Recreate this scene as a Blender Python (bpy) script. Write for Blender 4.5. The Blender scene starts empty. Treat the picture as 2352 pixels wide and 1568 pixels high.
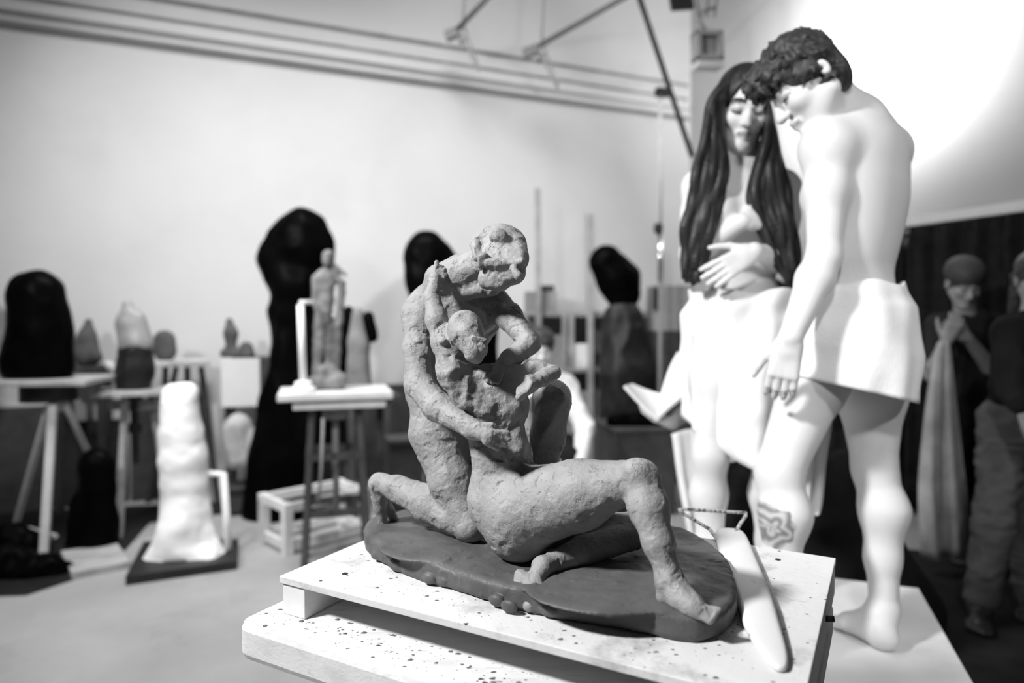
import bpy, math, random
import numpy as np
from mathutils import Vector, Matrix, kdtree
random.seed(7); RNG = np.random.default_rng(7)
C = bpy.context.scene.collection
F = 1568.0; H = 1.35; PITCH = math.atan((784-730)/F)
CS, SN = math.cos(PITCH), math.sin(PITCH)
def V(*a): return np.array(a if len(a) > 1 else a[0], dtype=float)
def nz(v): v = np.array(v, float); return v/np.linalg.norm(v)
def ray(px, py):
    xc, yc = (px-1176)/F, -(py-784)/F
    return V(xc, CS+yc*SN, -SN+yc*CS)
def P(px, py, d): return V(0, 0, H)+ray(px, py)*d
def PZ(px, py, z):                       # where the sight line meets a level z
    r = ray(px, py); return V(0, 0, H)+r*((z-H)/r[2])
# ------------------------------------------------------------------ noise
_T = RNG.random((32, 32, 32)).astype(np.float32)
def vnoise(p):
    i = np.floor(p).astype(int); f = p-i; f = f*f*(3-2*f); i &= 31; j = (i+1) & 31
    x0, y0, z0 = i.T; x1, y1, z1 = j.T; fx, fy, fz = f.T
    l = lambda a, b, t: a+(b-a)*t
    return l(l(l(_T[x0, y0, z0], _T[x1, y0, z0], fx), l(_T[x0, y1, z0], _T[x1, y1, z0], fx), fy),
             l(l(_T[x0, y0, z1], _T[x1, y0, z1], fx), l(_T[x0, y1, z1], _T[x1, y1, z1], fx), fy), fz)*2-1
# ------------------------------------------------------------------ signed distance modelling
class SDF:
    def __init__(s, h, k=.01): s.h = h; s.k = k; s.p = []
    def cone(s, a, b, ra, rb=None, k=None, sq=None, op=1):
        s.p.append(('c', V(a), V(b), ra, ra if rb is None else rb, s.k if k is None else k, sq, op))
    def ball(s, a, r, k=None, op=1): s.cone(a, V(a)+V(0, 0, 1e-5), r, r, k, None, op)
    def ell(s, c, r, ax=None, k=None, op=1):
        s.p.append(('e', V(c), V(r), np.eye(3) if ax is None else np.array(ax, float), s.k if k is None else k, op))
    def chain(s, pts, rs, k=None):
        for i in range(len(pts)-1): s.cone(pts[i], pts[i+1], rs[i], rs[i+1], k)
    def prism(s, poly, z0, z1, rnd, k=None): s.p.append(('p', np.array(poly, float), z0, z1, rnd, s.k if k is None else k, 1))
    def bounds(s, p):
        if p[0] == 'c':
            r = max(p[3], p[4]); return np.minimum(p[1], p[2])-r, np.maximum(p[1], p[2])+r
        if p[0] == 'e':
            e = np.sqrt(((p[3].T*p[2])**2).sum(1)); return p[1]-e, p[1]+e
        lo = p[1].min(0); hi = p[1].max(0)
        return V(lo[0], lo[1], p[2]), V(hi[0], hi[1], p[3])
    def build(s):
        h = s.h
        bs = [s.bounds(p) for p in s.p if p[-1] == 1]
        lo = np.min([b[0] for b in bs], 0)-4*h; hi = np.max([b[1] for b in bs], 0)+4*h
        n = np.ceil((hi-lo)/h).astype(int)+1
        D = np.full(n, .5, np.float32)
        gx = [(lo[i]+np.arange(n[i])*h).astype(np.float32) for i in range(3)]
        for p in s.p:
            k = p[-2] if p[0] != 'c' else p[5]; op = p[-1]
            if p[0] == 'p': k = p[5]
            elif p[0] == 'e': k = p[4]
            b0, b1 = s.bounds(p); m = 1.5*k+4*h
            i0 = np.clip(np.floor((b0-m-lo)/h).astype(int), 0, n-1); i1 = np.clip(np.ceil((b1+m-lo)/h).astype(int)+1, 1, n)
            if np.any(i1 <= i0): continue
            X = gx[0][i0[0]:i1[0], None, None]; Y = gx[1][None, i0[1]:i1[1], None]; Z = gx[2][None, None, i0[2]:i1[2]]
            sl = tuple(slice(i0[i], i1[i]) for i in range(3))
            if p[0] == 'c':
                a, b = p[1], p[2]; ab = b-a; L = max(ab@ab, 1e-12)
                t = np.clip(((X-a[0])*ab[0]+(Y-a[1])*ab[1]+(Z-a[2])*ab[2])/L, 0, 1)
                wx = X-a[0]-t*ab[0]; wy = Y-a[1]-t*ab[1]; wz = Z-a[2]-t*ab[2]
                w2 = wx*wx+wy*wy+wz*wz
                if p[6] is not None:
                    nn, q = p[6]; wn = wx*nn[0]+wy*nn[1]+wz*nn[2]; w2 = w2+wn*wn*(1/q**2-1)
                d = np.sqrt(w2)-(p[3]+(p[4]-p[3])*t)
            elif p[0] == 'e':
                c, r, A = p[1], p[2], p[3]
                q = [((X-c[0])*A[i][0]+(Y-c[1])*A[i][1]+(Z-c[2])*A[i][2]) for i in range(3)]
                k0 = np.sqrt(sum((q[i]/r[i])**2 for i in range(3))); k1 = np.sqrt(sum((q[i]/r[i]**2)**2 for i in range(3)))+1e-6
                d = k0*(k0-1)/k1
            else:
                po = p[1]; x = X[:, :, 0]+0*Y[:, :, 0]; y = Y[:, :, 0]+0*X[:, :, 0]
                dd = np.full(x.shape, 1e9); sg = np.ones(x.shape)
                for i in range(len(po)):
                    a = po[i]; b = po[i-1]; e = b-a; wx = x-a[0]; wy = y-a[1]
                    t = np.clip((wx*e[0]+wy*e[1])/(e@e), 0, 1)
                    dd = np.minimum(dd, (wx-e[0]*t)**2+(wy-e[1]*t)**2)
                    c1 = y >= a[1]; c2 = y < b[1]; c3 = e[0]*wy > e[1]*wx
                    fl = (c1 & c2 & c3) | (~c1 & ~c2 & ~c3); sg = np.where(fl, -sg, sg)
                d2 = (sg*np.sqrt(dd))[:, :, None]+p[4]; dz = np.abs(Z-(p[2]+p[3])/2)-(p[3]-p[2])/2+p[4]
                d = np.minimum(np.maximum(d2, dz), 0)+np.sqrt(np.maximum(d2, 0)**2+np.maximum(dz, 0)**2)-p[4]
            o = D[sl]
            if op == 1:
                hh = np.maximum(k-np.abs(o-d), 0)/max(k, 1e-6); D[sl] = np.minimum(o, d)-hh*hh*k*.25
            else:
                d = -d; hh = np.maximum(k-np.abs(o-d), 0)/max(k, 1e-6); D[sl] = np.maximum(o, d)+hh*hh*k*.25
        return nets(D, lo, h)
def nets(D, lo, h):
    S = D < 0; n = np.array(D.shape)
    cnt = np.zeros(n-1, np.uint8)
    offs = [(i, j, k) for i in (0, 1) for j in (0, 1) for k in (0, 1)]
    for o in offs: cnt += S[o[0]:n[0]-1+o[0], o[1]:n[1]-1+o[1], o[2]:n[2]-1+o[2]]
    cell = np.argwhere((cnt > 0) & (cnt < 8))
    idx = np.full(n-1, -1, np.int64); idx[tuple(cell.T)] = np.arange(len(cell))
    vals = {o: D[cell[:, 0]+o[0], cell[:, 1]+o[1], cell[:, 2]+o[2]] for o in offs}
    acc = np.zeros((len(cell), 3)); num = np.zeros(len(cell))
    for a in offs:
        for ax in range(3):
            if a[ax] == 0:
                b = list(a); b[ax] = 1; b = tuple(b); da, db = vals[a], vals[b]
                m = (da < 0) != (db < 0); t = np.where(m, da/np.where(m, da-db, 1), 0)
                q = np.tile(np.array(a, float), (len(cell), 1)); q[:, ax] += t
                acc += q*m[:, None]; num += m
    v = lo+(cell+acc/num[:, None])*h
    fs = []
    for ax in range(3):
        sh = [slice(1, -1)]*3; sh[ax] = slice(0, -1); s2 = list(sh); s2[ax] = slice(1, None)
        A, B = S[tuple(sh)], S[tuple(s2)]
        e = np.argwhere(A != B)+np.array([0 if i == ax else 1 for i in range(3)])
        fl = S[tuple(e.T)]
        u, w = (ax+1) % 3, (ax+2) % 3
        q = []
        for du, dw in ((0, 0), (1, 0), (1, 1), (0, 1)):
            c = e.copy(); c[:, u] -= 1-du; c[:, w] -= 1-dw; q.append(idx[tuple(c.T)])
        q = np.stack(q, 1); q[~fl] = q[~fl][:, ::-1]; fs.append(q)
    f = np.concatenate(fs); f = f[(f >= 0).all(1)]
    return v, f
def normals(v, f):
    n = np.zeros_like(v); fn = np.cross(v[f[:, 2]]-v[f[:, 0]], v[f[:, 3]]-v[f[:, 1]])
    for i in range(4): np.add.at(n, f[:, i], fn)
    return n/(np.linalg.norm(n, axis=1)[:, None]+1e-12)
def crumple(v, f, amp, sc, ridge=True, stretch=(1, 1, 1)):
    n = normals(v, f); q = v*np.array(stretch)*sc
    a = vnoise(q+3.3)+.5*vnoise(q*2.1+9.1)
    if ridge: a = .6-np.abs(a)*1.3
    return v+n*(a*amp)[:, None]
def dabs(v, f, N, r0, r1, hgt, seed=1):    # pressed pieces of clay and scraped planes
    rg = np.random.default_rng(seed); n = normals(v, f)
    kd = kdtree.KDTree(len(v))
    for i, p in enumerate(v): kd.insert(p, i)
    kd.balance(); out = v.copy()
    for c in rg.integers(0, len(v), N):
        r = r0+(r1-r0)*rg.random()**2
        ids = np.array([i for (_, i, _) in kd.find_range(v[c], r*1.5)])
        if len(ids) < 4: continue
        nn = n[c]; t = nz(np.cross(nn, rg.normal(size=3))); b = np.cross(nn, t)
        w = v[ids]-v[c]; x = w@t/r; y = w@b/(r*(.5+.4*rg.random()))
        q = x*x+y*y; facing = n[ids]@nn > .2
        prof = np.clip((1-q)/.14, 0, 1)*(.55+.45*x)
        sgn = 1 if rg.random() < .68 else -.9
        out[ids] += nn[None]*(sgn*hgt*(.5+rg.random())*prof*facing)[:, None]
    return out
def facets(v, f, N, r0, r1, seed, tilt=.16):          # planes cut with a knife or thumb
    rg = np.random.default_rng(seed); n = normals(v, f); kd = kdtree.KDTree(len(v))
    for i, p in enumerate(v): kd.insert(p, i)
    kd.balance(); out = v.copy()
    for c in rg.integers(0, len(v), N):
        r = r0+(r1-r0)*rg.random(); ids = np.array([i for (_, i, _) in kd.find_range(v[c], r)])
        if len(ids) < 6: continue
        nn = nz(n[c]+tilt*rg.normal(size=3)*.6); h = (out[ids]-out[c])@nn+.0003; m_ = (h > 0) & (n[ids]@n[c] > .25)
        out[ids[m_]] -= nn[None]*np.minimum(h[m_], .0016)[:, None]
    return out
# ------------------------------------------------------------------ mesh collector for hard things
class MB:
    def __init__(s): s.v = []; s.f = []
    def add(s, vs, fs):
        o = len(s.v); s.v += [tuple(map(float, p)) for p in vs]; s.f += [tuple(i+o for i in q) for q in fs]; return s
    def box(s, c, sz, rz=0, ax=None):
        if ax is None: cz, sn = math.cos(rz), math.sin(rz); ax = [V(cz, sn, 0), V(-sn, cz, 0), V(0, 0, 1)]
        vs = [V(c)+sum(ax[i]*sz[i]*.5*q[i] for i in range(3)) for q in
              [(-1, -1, -1), (1, -1, -1), (1, 1, -1), (-1, 1, -1), (-1, -1, 1), (1, -1, 1), (1, 1, 1), (-1, 1, 1)]]
        return s.add(vs, [(3, 2, 1, 0), (4, 5, 6, 7), (0, 1, 5, 4), (1, 2, 6, 5), (2, 3, 7, 6), (3, 0, 4, 7)])
    def beam(s, a, b, w, h, up=(0, 0, 1)):
        a, b = V(a), V(b); x = nz(b-a); up = V(up)
        if abs(x@up) > .98: up = V(1, 0, 0) if abs(x[0]) < .9 else V(0, 1, 0)
        y = nz(np.cross(up, x)); z = np.cross(x, y)
        return s.box((a+b)/2, (np.linalg.norm(b-a), w, h), ax=[x, y, z])
    def tube(s, pts, r, n=12):
        pts = [V(p) for p in pts]; m = len(pts); rs = r if isinstance(r, (list, tuple)) else [r]*m
        vs = []; prev = None
        for i, p in enumerate(pts):
            t = nz(pts[min(i+1, m-1)]-pts[max(i-1, 0)])
            u = prev-t*(prev@t) if prev is not None else np.cross(t, V(0, 0, 1) if abs(t[2]) < .9 else V(1, 0, 0))
            u = nz(u); prev = u; w = np.cross(t, u)
            vs += [p+rs[i]*(u*math.cos(a)+w*math.sin(a)) for a in np.arange(n)*2*math.pi/n]
        fs = [(i*n+j, i*n+(j+1) % n, (i+1)*n+(j+1) % n, (i+1)*n+j) for i in range(m-1) for j in range(n)]
        fs += [tuple(range(n))[::-1], tuple((m-1)*n+j for j in range(n))]
        return s.add(vs, fs)
    def lathe(s, c, prof, n=32):
        vs = [V(c)+V(r*math.cos(a), r*math.sin(a), z) for r, z in prof for a in np.arange(n)*2*math.pi/n]; m = len(prof)
        fs = [(i*n+j, i*n+(j+1) % n, (i+1)*n+(j+1) % n, (i+1)*n+j) for i in range(m-1) for j in range(n)]
        fs += [tuple(range(n))[::-1], tuple((m-1)*n+j for j in range(n))]
        return s.add(vs, fs)
    def slab(s, poly, z0, z1):
        n = len(poly); vs = [(x, y, z0) for x, y in poly]+[(x, y, z1) for x, y in poly]
        return s.add(vs, [tuple(range(n))[::-1], tuple(range(n, 2*n))]+[(i, (i+1) % n, n+(i+1) % n, n+i) for i in range(n)])
ROOT = {}
def obj(name, geo, m, parent=None, smooth=False, bevel=0, kind=None, label=None):
    v, f = (geo.v, geo.f) if isinstance(geo, MB) else geo
    v = np.array(v, float)
    if parent is not None: base = ROOT[parent.name]
    else: lo, hi = v.min(0), v.max(0); base = V((lo[0]+hi[0])/2, (lo[1]+hi[1])/2, lo[2])
    me = bpy.data.meshes.new(name); me.from_pydata((v-base).tolist(), [], [tuple(map(int, q)) for q in f]); me.validate()
    if isinstance(geo, MB):
        import bmesh
        b = bmesh.new(); b.from_mesh(me); bmesh.ops.recalc_face_normals(b, faces=b.faces); b.to_mesh(me); b.free()
    me.materials.append(m)
    if smooth: me.polygons.foreach_set('use_smooth', [True]*len(me.polygons))
    o = bpy.data.objects.new(name, me); C.objects.link(o)
    if parent is not None: o.parent = parent
    else: o.location = base
    ROOT[o.name] = base
    if bevel:
        mo = o.modifiers.new('bevel', 'BEVEL'); mo.width = bevel; mo.segments = 2; mo.limit_method = 'ANGLE'
    if kind: o['kind'] = kind
    if label: o['label'] = label
    return o
def thing(name, label, cat, loc, group=None):
    o = bpy.data.objects.new(name, None); C.objects.link(o); o.location = tuple(map(float, loc)); ROOT[o.name] = V(loc)
    o.empty_display_size = .05
    return tag(o, label, cat, group)
def tag(o, label, cat, group=None):
    o['label'] = label; o['category'] = cat
    if group: o['group'] = group
    return o
def struct(name, geo, m, smooth=False): return obj(name, geo, m, kind='structure', smooth=smooth)
def dup(root, delta, label, group=None):
    r = root.copy(); C.objects.link(r); r.location = root.location+Vector(delta); r['label'] = label
    if group: r['group'] = group
    for ch in list(root.children):
        c = ch.copy(); C.objects.link(c); c.parent = r
        for g in ch.children: d = g.copy(); C.objects.link(d); d.parent = c
    return r
# ------------------------------------------------------------------ materials
def mat(name, g, rough=.7, var=.0, sc=6, bump=0, bsc=40, metal=0, spec=.4, tint=False, vor=0, stretch=None, spots=None, streak=None, cracks=None):
    m = bpy.data.materials.new(name); m.use_nodes = True; nt = m.node_tree; N = nt.nodes; L = nt.links
    b = N['Principled BSDF']; b.inputs['Roughness'].default_value = rough; b.inputs['Metallic'].default_value = metal
    b.inputs['Specular IOR Level'].default_value = spec
    tc = N.new('ShaderNodeTexCoord'); co = tc.outputs['Object']
    if stretch:
        mp = N.new('ShaderNodeMapping'); mp.inputs['Scale'].default_value = stretch[:3]
        if len(stretch) > 3: mp.inputs['Rotation'].default_value = (0, 0, stretch[3])
        L.new(co, mp.inputs[0]); co = mp.outputs[0]
    def noise(s, det=6, ro=.55):
        n = N.new('ShaderNodeTexNoise'); n.inputs['Scale'].default_value = s; n.inputs['Detail'].default_value = det
        n.inputs['Roughness'].default_value = ro; L.new(co, n.inputs['Vector']); return n.outputs['Fac']
    def math_(op, a, bb):
        q = N.new('ShaderNodeMath'); q.operation = op
        for i, x in enumerate((a, bb)):
            if isinstance(x, (int, float)): q.inputs[i].default_value = x
            else: L.new(x, q.inputs[i])
        return q.outputs[0]
    col = None
    if var:
        mr = N.new('ShaderNodeMapRange'); L.new(noise(sc), mr.inputs['Value'])
        mr.inputs['From Min'].default_value = .3; mr.inputs['From Max'].default_value = .7
        mr.inputs['To Min'].default_value = g*(1-var); mr.inputs['To Max'].default_value = min(g*(1+var), .95); col = mr.outputs[0]
    if spots:                                  # dirt with a shape of its own: (scale, low, high, dark factor)
        mr = N.new('ShaderNodeMapRange'); L.new(noise(spots[0], 8, .7), mr.inputs['Value'])
        mr.inputs['From Min'].default_value = spots[1]; mr.inputs['From Max'].default_value = spots[2]
        mr.inputs['To Min'].default_value = 1; mr.inputs['To Max'].default_value = spots[3]
        col = math_('MULTIPLY', mr.outputs[0], g if col is None else col)
    if tint:
        at = N.new('ShaderNodeAttribute'); at.attribute_name = 'tint'
        col = math_('MULTIPLY', at.outputs['Fac'], g if col is None else col)
    if col is None: b.inputs['Base Color'].default_value = (g, g, g, 1)
    else:
        cc = N.new('ShaderNodeCombineColor')
        for i in range(3): L.new(col, cc.inputs[i])
        L.new(cc.outputs[0], b.inputs['Base Color'])
    if bump:
        hgt = noise(bsc, 5, .6)
        if cracks:                              # small torn dents
            ln = math_('ABSOLUTE', math_('SUBTRACT', noise(cracks[0], 4, .6), .5), 0)
            l1 = N.new('ShaderNodeMapRange'); L.new(ln, l1.inputs['Value']); l1.inputs['From Max'].default_value = .012; l1.inputs['To Min'].default_value = 1; l1.inputs['To Max'].default_value = 0
            g1 = N.new('ShaderNodeMapRange'); L.new(noise(cracks[0]*.8+7, 3, .5), g1.inputs['Value']); g1.inputs['From Min'].default_value = cracks[1]; g1.inputs['From Max'].default_value = cracks[1]+.06
            hgt = math_('SUBTRACT', hgt, math_('MULTIPLY', math_('MULTIPLY', l1.outputs[0], g1.outputs[0]), cracks[2]))
        if vor:
            vo = N.new('ShaderNodeTexVoronoi'); vo.inputs['Scale'].default_value = vor; L.new(co, vo.inputs['Vector'])
            hgt = math_('ADD', hgt, math_('MULTIPLY', vo.outputs['Distance'], .6))
        bp = N.new('ShaderNodeBump'); bp.inputs['Strength'].default_value = bump; bp.inputs['Distance'].default_value = .004
        L.new(hgt, bp.inputs['Height']); L.new(bp.outputs[0], b.inputs['Normal'])
    return m
M = dict(
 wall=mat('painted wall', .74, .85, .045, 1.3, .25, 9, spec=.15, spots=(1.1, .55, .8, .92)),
 wall2=mat('shade-darkened wall', .5, .85, .06, 1.3, .25, 9, spec=.15, spots=(1.1, .55, .8, .92)),  # copy of the wall paint, darkened to imitate weaker light on the right wall
 concrete=mat('dusty concrete floor', .34, .8, .12, 2.2, .2, 30, spec=.25, spots=(3.2, .56, .75, .8)),
 ceil=mat('ceiling paint', .2, .9, .05, 2),
 clay=mat('damp clay', .28, .55, .18, 26, .55, 120, spec=.3, cracks=(30, .53, 1.9)),
 claytop=mat('smoothed clay', .09, .5, .25, 16, .35, 70, spec=.3, cracks=(24, .53, 2.4)),
 board=mat('clay dusted plywood', .63, .75, .05, 7, .25, 60, spec=.25, spots=(10, .52, .74, .45)),
 plyedge=mat('plywood edge', .62, .8, .16, 9, .2, 40, stretch=(1, 1, 14)),
 plank=mat('worn pale wood', .64, .75, .13, 7, .18, 40, spec=.25, stretch=(1, 5, 5, -.54), spots=(7, .56, .74, .5)),
 oldwood=mat('dark old wood', .05, .7, .3, 8, .3, 40),
 greywood=mat('greyed wood', .36, .75, .25, 8, .3, 40),
 palewood=mat('pale pine', .66, .7, .12, 10, .2, 50),
 toolwood=mat('smooth boxwood', .7, .45, .04, 9, .06, 60, spots=(16, .62, .74, .6)),
 wire=mat('flaking white wire', .8, .5, .1, 60, .7, 240, spots=(120, .5, .58, .12)),
 skin=mat('skin', .68, .6, .035, 9, .08, 90, spec=.35, tint=True),
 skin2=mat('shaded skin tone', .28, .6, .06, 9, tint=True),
 hair=mat('dark brown hair', .018, .42, .45, 60, .35, 160, spec=.3, stretch=(1, 1, .18)),
 hairm=mat('dark wavy hair', .035, .5, .4, 40, .4, 120, spec=.4),
 towel=mat('white cotton cloth', .84, .9, .03, 12, .35, 150, spec=.1),
 bag=mat('black plastic sheet', .002, .36, .3, 5, .3, 12, spec=.018),
 bag2=mat('dark plastic sheet', .015, .45, .35, 6, .3, 16, spec=.25),
 film=mat('cloudy plastic over clay', .3, .4, .35, 5, .3, 18, spots=(5, .5, .64, .4)),
 clay2=mat('dry grey clay', .2, .8, .3, 8, .4, 40),
 clay3=mat('dark grey clay', .1, .8, .3, 8, .4, 40),
 plaster=mat('white plaster', .9, .8, .03, 8, .4, 40, spec=.15),
 blackpaint=mat('black metal', .015, .5, .3, 20),
 greymetal=mat('grey painted metal', .2, .5, .15, 20),
 whitepaint=mat('white painted metal', .62, .5, .12, 12),
 chrome=mat('chromed tube', .8, .18, .05, 10, metal=1),
 black=mat('black cloth', .012, .9, .3, 10, .3, 60, spec=.1),
 curtain=mat('black curtain', .014, .85, .4, 12, .3, 40, spec=.12),
 navy=mat('dark shirt', .02, .9, .2, 14, .3, 60, spec=.1),
 khaki=mat('faded grey trousers', .11, .9, .3, 8, .4, 50, spec=.1),
 greycloth=mat('grey shirt cloth', .28, .9, .15, 9, .3, 60, spec=.1),
 paper=mat('white paper', .86, .8, .02, 5),
 podium=mat('scuffed podium top', .75, .7, .08, 3, .15, 40, spots=(4, .55, .75, .85)),
 podside=mat('dark podium side', .06, .7, .2, 5),
 conduit=mat('grey conduit', .3, .6, .15, 3),
 box=mat('grey carton', .3, .8, .12, 6),
 panel=mat('white panel', .75, .7, .04, 4),
 floorshade=mat('black rubber mat', .02, .9, .3, 6, .3, 60, spec=.1),  # near-black colour standing in for unlit floor
 leather=mat('dark shoe leather', .02, .4, .2, 10),
 sack=mat('paper sack', .38, .85, .3, 6, .5, 20),
)
# ================================================================== the setting
W0 = V(-3.6, 4.8); WD = nz((.918, .395)); WN = V(.395, -.918)      # back wall line, direction, normal into the room
COR = W0+WD*5.93; RD = V(.395, -.918); RN = V(-.918, -.395)          # corner, right wall direction, normal into the room
CEIL = 5.2
def wallpt(px, off=0, d=WD, o=W0, n=WN):                             # floor point under sight line px, off metres in front of a wall
    r = ray(px, 784); o = o+n*off; A = np.array([[r[0], -d[0]], [r[1], -d[1]]]); s = np.linalg.solve(A, o); return s[0]*r[:2], s[1]
def wallslab(p, q, n, z0, z1, th=.12):
    p, q, n = V(p), V(q), V(n); return MB().slab([tuple(p), tuple(q), tuple(q-n*th), tuple(p-n*th)], z0, z1)
BL = W0-WD*3.0
struct('floor', MB().slab([(-8, -3), (6.5, -3), (6.5, 9), (-8, 9)], -.1, 0), M['concrete'])
struct('ceiling', MB().slab([(-8, -3), (6.5, -3), (6.5, 9), (-8, 9)], CEIL, CEIL+.1), M['ceil'])
struct('wall_back', wallslab(BL, COR+WD*.12, WN, 0, CEIL), M['wall'])
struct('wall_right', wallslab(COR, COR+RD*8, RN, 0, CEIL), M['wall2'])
# conduits and ledge on the back wall
def wall_z(px, py, off=0):
    q, _ = wallpt(px, off); d = q[1]/(CS+0); r = ray(px, py); return H+r[2]*(q[1]/r[1])
def rail(z, r, off, mat_, name, box=None):
    a, b = W0-WD*2.5+WN*off, COR-WD*.05+WN*off
    g = MB()
    if box: g.beam(V(*a, z), V(*b, z), box[0], box[1])
    else: g.tube([V(*a, z), V(*b, z)], r, 10)
    struct(name, g, mat_)
zA = wall_z(0, 50)
rail(zA, .018, .03, M['conduit'], 'trim_1')
rail(zA+.2, .01, .012, M['greywood'], 'trim_2')
rail(zA+.12, 0, .02, M['wall'], 'trim_3', (.05, .06))
rail(zA+.34, .012, .02, M['greywood'], 'trim_4')
# right wall: rail and dark opening hung with black curtains
for name, z0, z1, off in (('trim_5', 1.99, 2.055, .05),):
    a = COR+RD*1.7+RN*off; b = COR+RD*6+RN*off
    struct(name, MB().beam(V(*a, (z0+z1)/2), V(*b, (z0+z1)/2), .07, z1-z0), M['panel'])
def curtain(s0, s1, label, seed):
    n = 90; vs = []; rg = np.random.default_rng(seed); ph = rg.random(3)*6
    for iz, z in enumerate(np.linspace(.03, 1.975, 14)):
        for i in range(n+1):
            s = s0+(s1-s0)*i/n; k = .045*math.sin(s*31+ph[0]+.6*math.sin(s*7+z))+.02*math.sin(s*67+ph[1]+z*1.4)
            q = COR+RD*s+RN*(.14+k*(1 if z < 1.9 else .7)); vs.append((q[0], q[1], z))
    fs = [(a*(n+1)+i, a*(n+1)+i+1, (a+1)*(n+1)+i+1, (a+1)*(n+1)+i) for a in range(13) for i in range(n)]
    o = obj('curtain', (vs, fs), M['curtain'], smooth=True); so = o.modifiers.new('thick', 'SOLIDIFY'); so.thickness = .006
    tag(o, label, 'curtain', 'black curtains under the rail')
curtain(1.75, 2.55, 'black curtain panel nearest the room corner, mostly behind the standing man', 1)
curtain(2.6, 3.45, 'black curtain hanging behind the person in the dark T-shirt', 2)
curtain(3.5, 5.0, 'black curtain at the right edge behind the person in the black jacket', 3)
# ------------------------------------------------------------------ modelling stand in the foreground
ZB = .92
bl, br = PZ(641, 1322, ZB)[:2], PZ(1920, 1281, ZB)[:2]
be = nz(PZ(822, 1245.5, ZB)[:2]-bl); bb = bl+be*((br-bl)@be); bf = bl+(br-bb); bu = nz(br-bb)   # be: away, bu: right along back edge
bw, bd = np.linalg.norm(br-bb), np.linalg.norm(bb-bl)
def B2(u, v): return bl+bu*u+be*v                                      # board coordinates: u right, v away
BA = [V(*bu, 0), V(*be, 0), V(0, 0, 1)]
t = thing('sculpting_board', 'clay dusted plywood board on battens under the large clay sculpture', 'board', V(*B2(bw/2, bd/2), ZB-.064))
g = MB(); th = .012
obj('plywood_top', MB().box(V(*B2(bw/2, bd/2), ZB-th/2), (bw, bd, th), ax=BA), M['board'], t, bevel=.0015)
for u in (.026, bw-.03):
    b = obj('batten', MB().box(V(*B2(u+.004, bd/2), ZB-th-.026), (.05, bd-.006, .0515), ax=BA), M['palewood'], t, bevel=.002)
for u, v in ((.09, .06), (.05, bd-.06), (bw-.1, .3), (bw-.09, bd-.06), (bw-.35, bd-.03), (bw-.22, .11)):
    c = V(*B2(u, v), ZB)
    obj('screw_head', MB().lathe(c+V(0, 0, -.001), [(.005, 0), (.0052, .0015), (.004, .0022), (.0012, .0012)], 12), M['blackpaint'], t)
# stand: thick plank top with rounded edge, column and feet
ZS = ZB-th-.052
t = thing('modelling_stand', 'heavy wooden stand with thick rounded plank top in the foreground', 'stand', V(*B2(bw/2, bd/2), 0))
def rounded(u0, u1, v0, v1, r, n=6):
    out = []
    for cu, cv, a0 in ((u1-r, v1-r, 0), (u0+r, v1-r, 90), (u0+r, v0+r, 180), (u1-r, v0+r, 270)):
        for i in range(n+1):
            a = math.radians(a0+90*i/n); out.append(tuple(B2(cu+r*math.cos(a), cv+r*math.sin(a))))
    return out
obj('plank_top', MB().slab(rounded(-.045, bw+.0, -.055, bd-.02, .03), ZS-.062, ZS), M['plank'], t, bevel=.012)
obj('apron', MB().box(V(*B2(bw/2, bd/2), ZS-.062-.045), (bw-.16, bd-.16, .09), ax=BA), M['greywood'], t)
for u, v in ((.1, .1), (bw-.1, .1), (.1, bd-.1), (bw-.1, bd-.1)):
    a = V(*B2(u, v), ZS-.1); b = V(*B2(u, v), 0)
    obj('leg', MB().beam(a, b, .06, .06), M['greywood'], t, bevel=.004)
obj('shelf', MB().box(V(*B2(bw/2, bd/2), .22), (bw-.2, bd-.2, .03), ax=BA), M['greywood'], t)
# ------------------------------------------------------------------ the clay sculpture
def S(px, py, d): return P(px, py, d)
def R(px, d): return px*d/F
CS_ = thing('clay_sculpture', 'grey clay sculpture of two embracing figures on an oval slab', 'sculpture', PZ(1230, 1350, ZB))
ZT = ZB+.036
slabpx = [(830, 1243), (845, 1285), (905, 1312), (960, 1336), (1040, 1358), (1110, 1383), (1190, 1408), (1265, 1424), (1340, 1435), (1440, 1452),
          (1540, 1474), (1610, 1481), (1672, 1458), (1694, 1418), (1690, 1365), (1660, 1312), (1610, 1272), (1550, 1246), (1420, 1222),
          (1260, 1190), (1080, 1192), (940, 1205), (868, 1218)]
poly = [PZ(x, y, ZB)[:2] for x, y in slabpx]
for _ in range(2): poly = [q for a, b in zip(poly, poly[1:]+poly[:1]) for q in (a*.75+b*.25, a*.25+b*.75)]
s = SDF(.0024, .008)
s.prism(poly, ZB-.001, ZT, .012)
rg = np.random.default_rng(4)
for x, y, r in ((980, 1322, 17), (1015, 1328, 18), (860, 1270, 16), (905, 1292, 20), (935, 1300, 20), (1140, 1375, 20), (1170, 1388, 23), (1225, 1385, 26), (1262, 1398, 22)):
    c = PZ(x, y, ZB+.016)-V(0, 0, .004); d = c[1]; c[:2] += (V(-.02, 1.1)-c[:2])/np.linalg.norm(V(-.02, 1.1)-c[:2])*.004
    s.ell(c, (R(r, d)*1.1, .0065, R(r, d)*.74), [V(*bu, 0), V(*be, 0), V(0, 0, 1)], k=.0015)
s.ell(PZ(1000, 1245, ZT), (.1, .1, .007), k=.01); s.ell(PZ(1400, 1345, ZT), (.13, .1, .006), k=.01)
uc = [(1290, 1434), (1340, 1441), (1440, 1459), (1540, 1482), (1612, 1490), (1680, 1466), (1703, 1420)]
for a, b in zip(uc[:-1], uc[1:]): s.cone(PZ(*a, ZB+.007), PZ(*b, ZB+.007), .0085, .0085, .005, None, -1)
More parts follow.
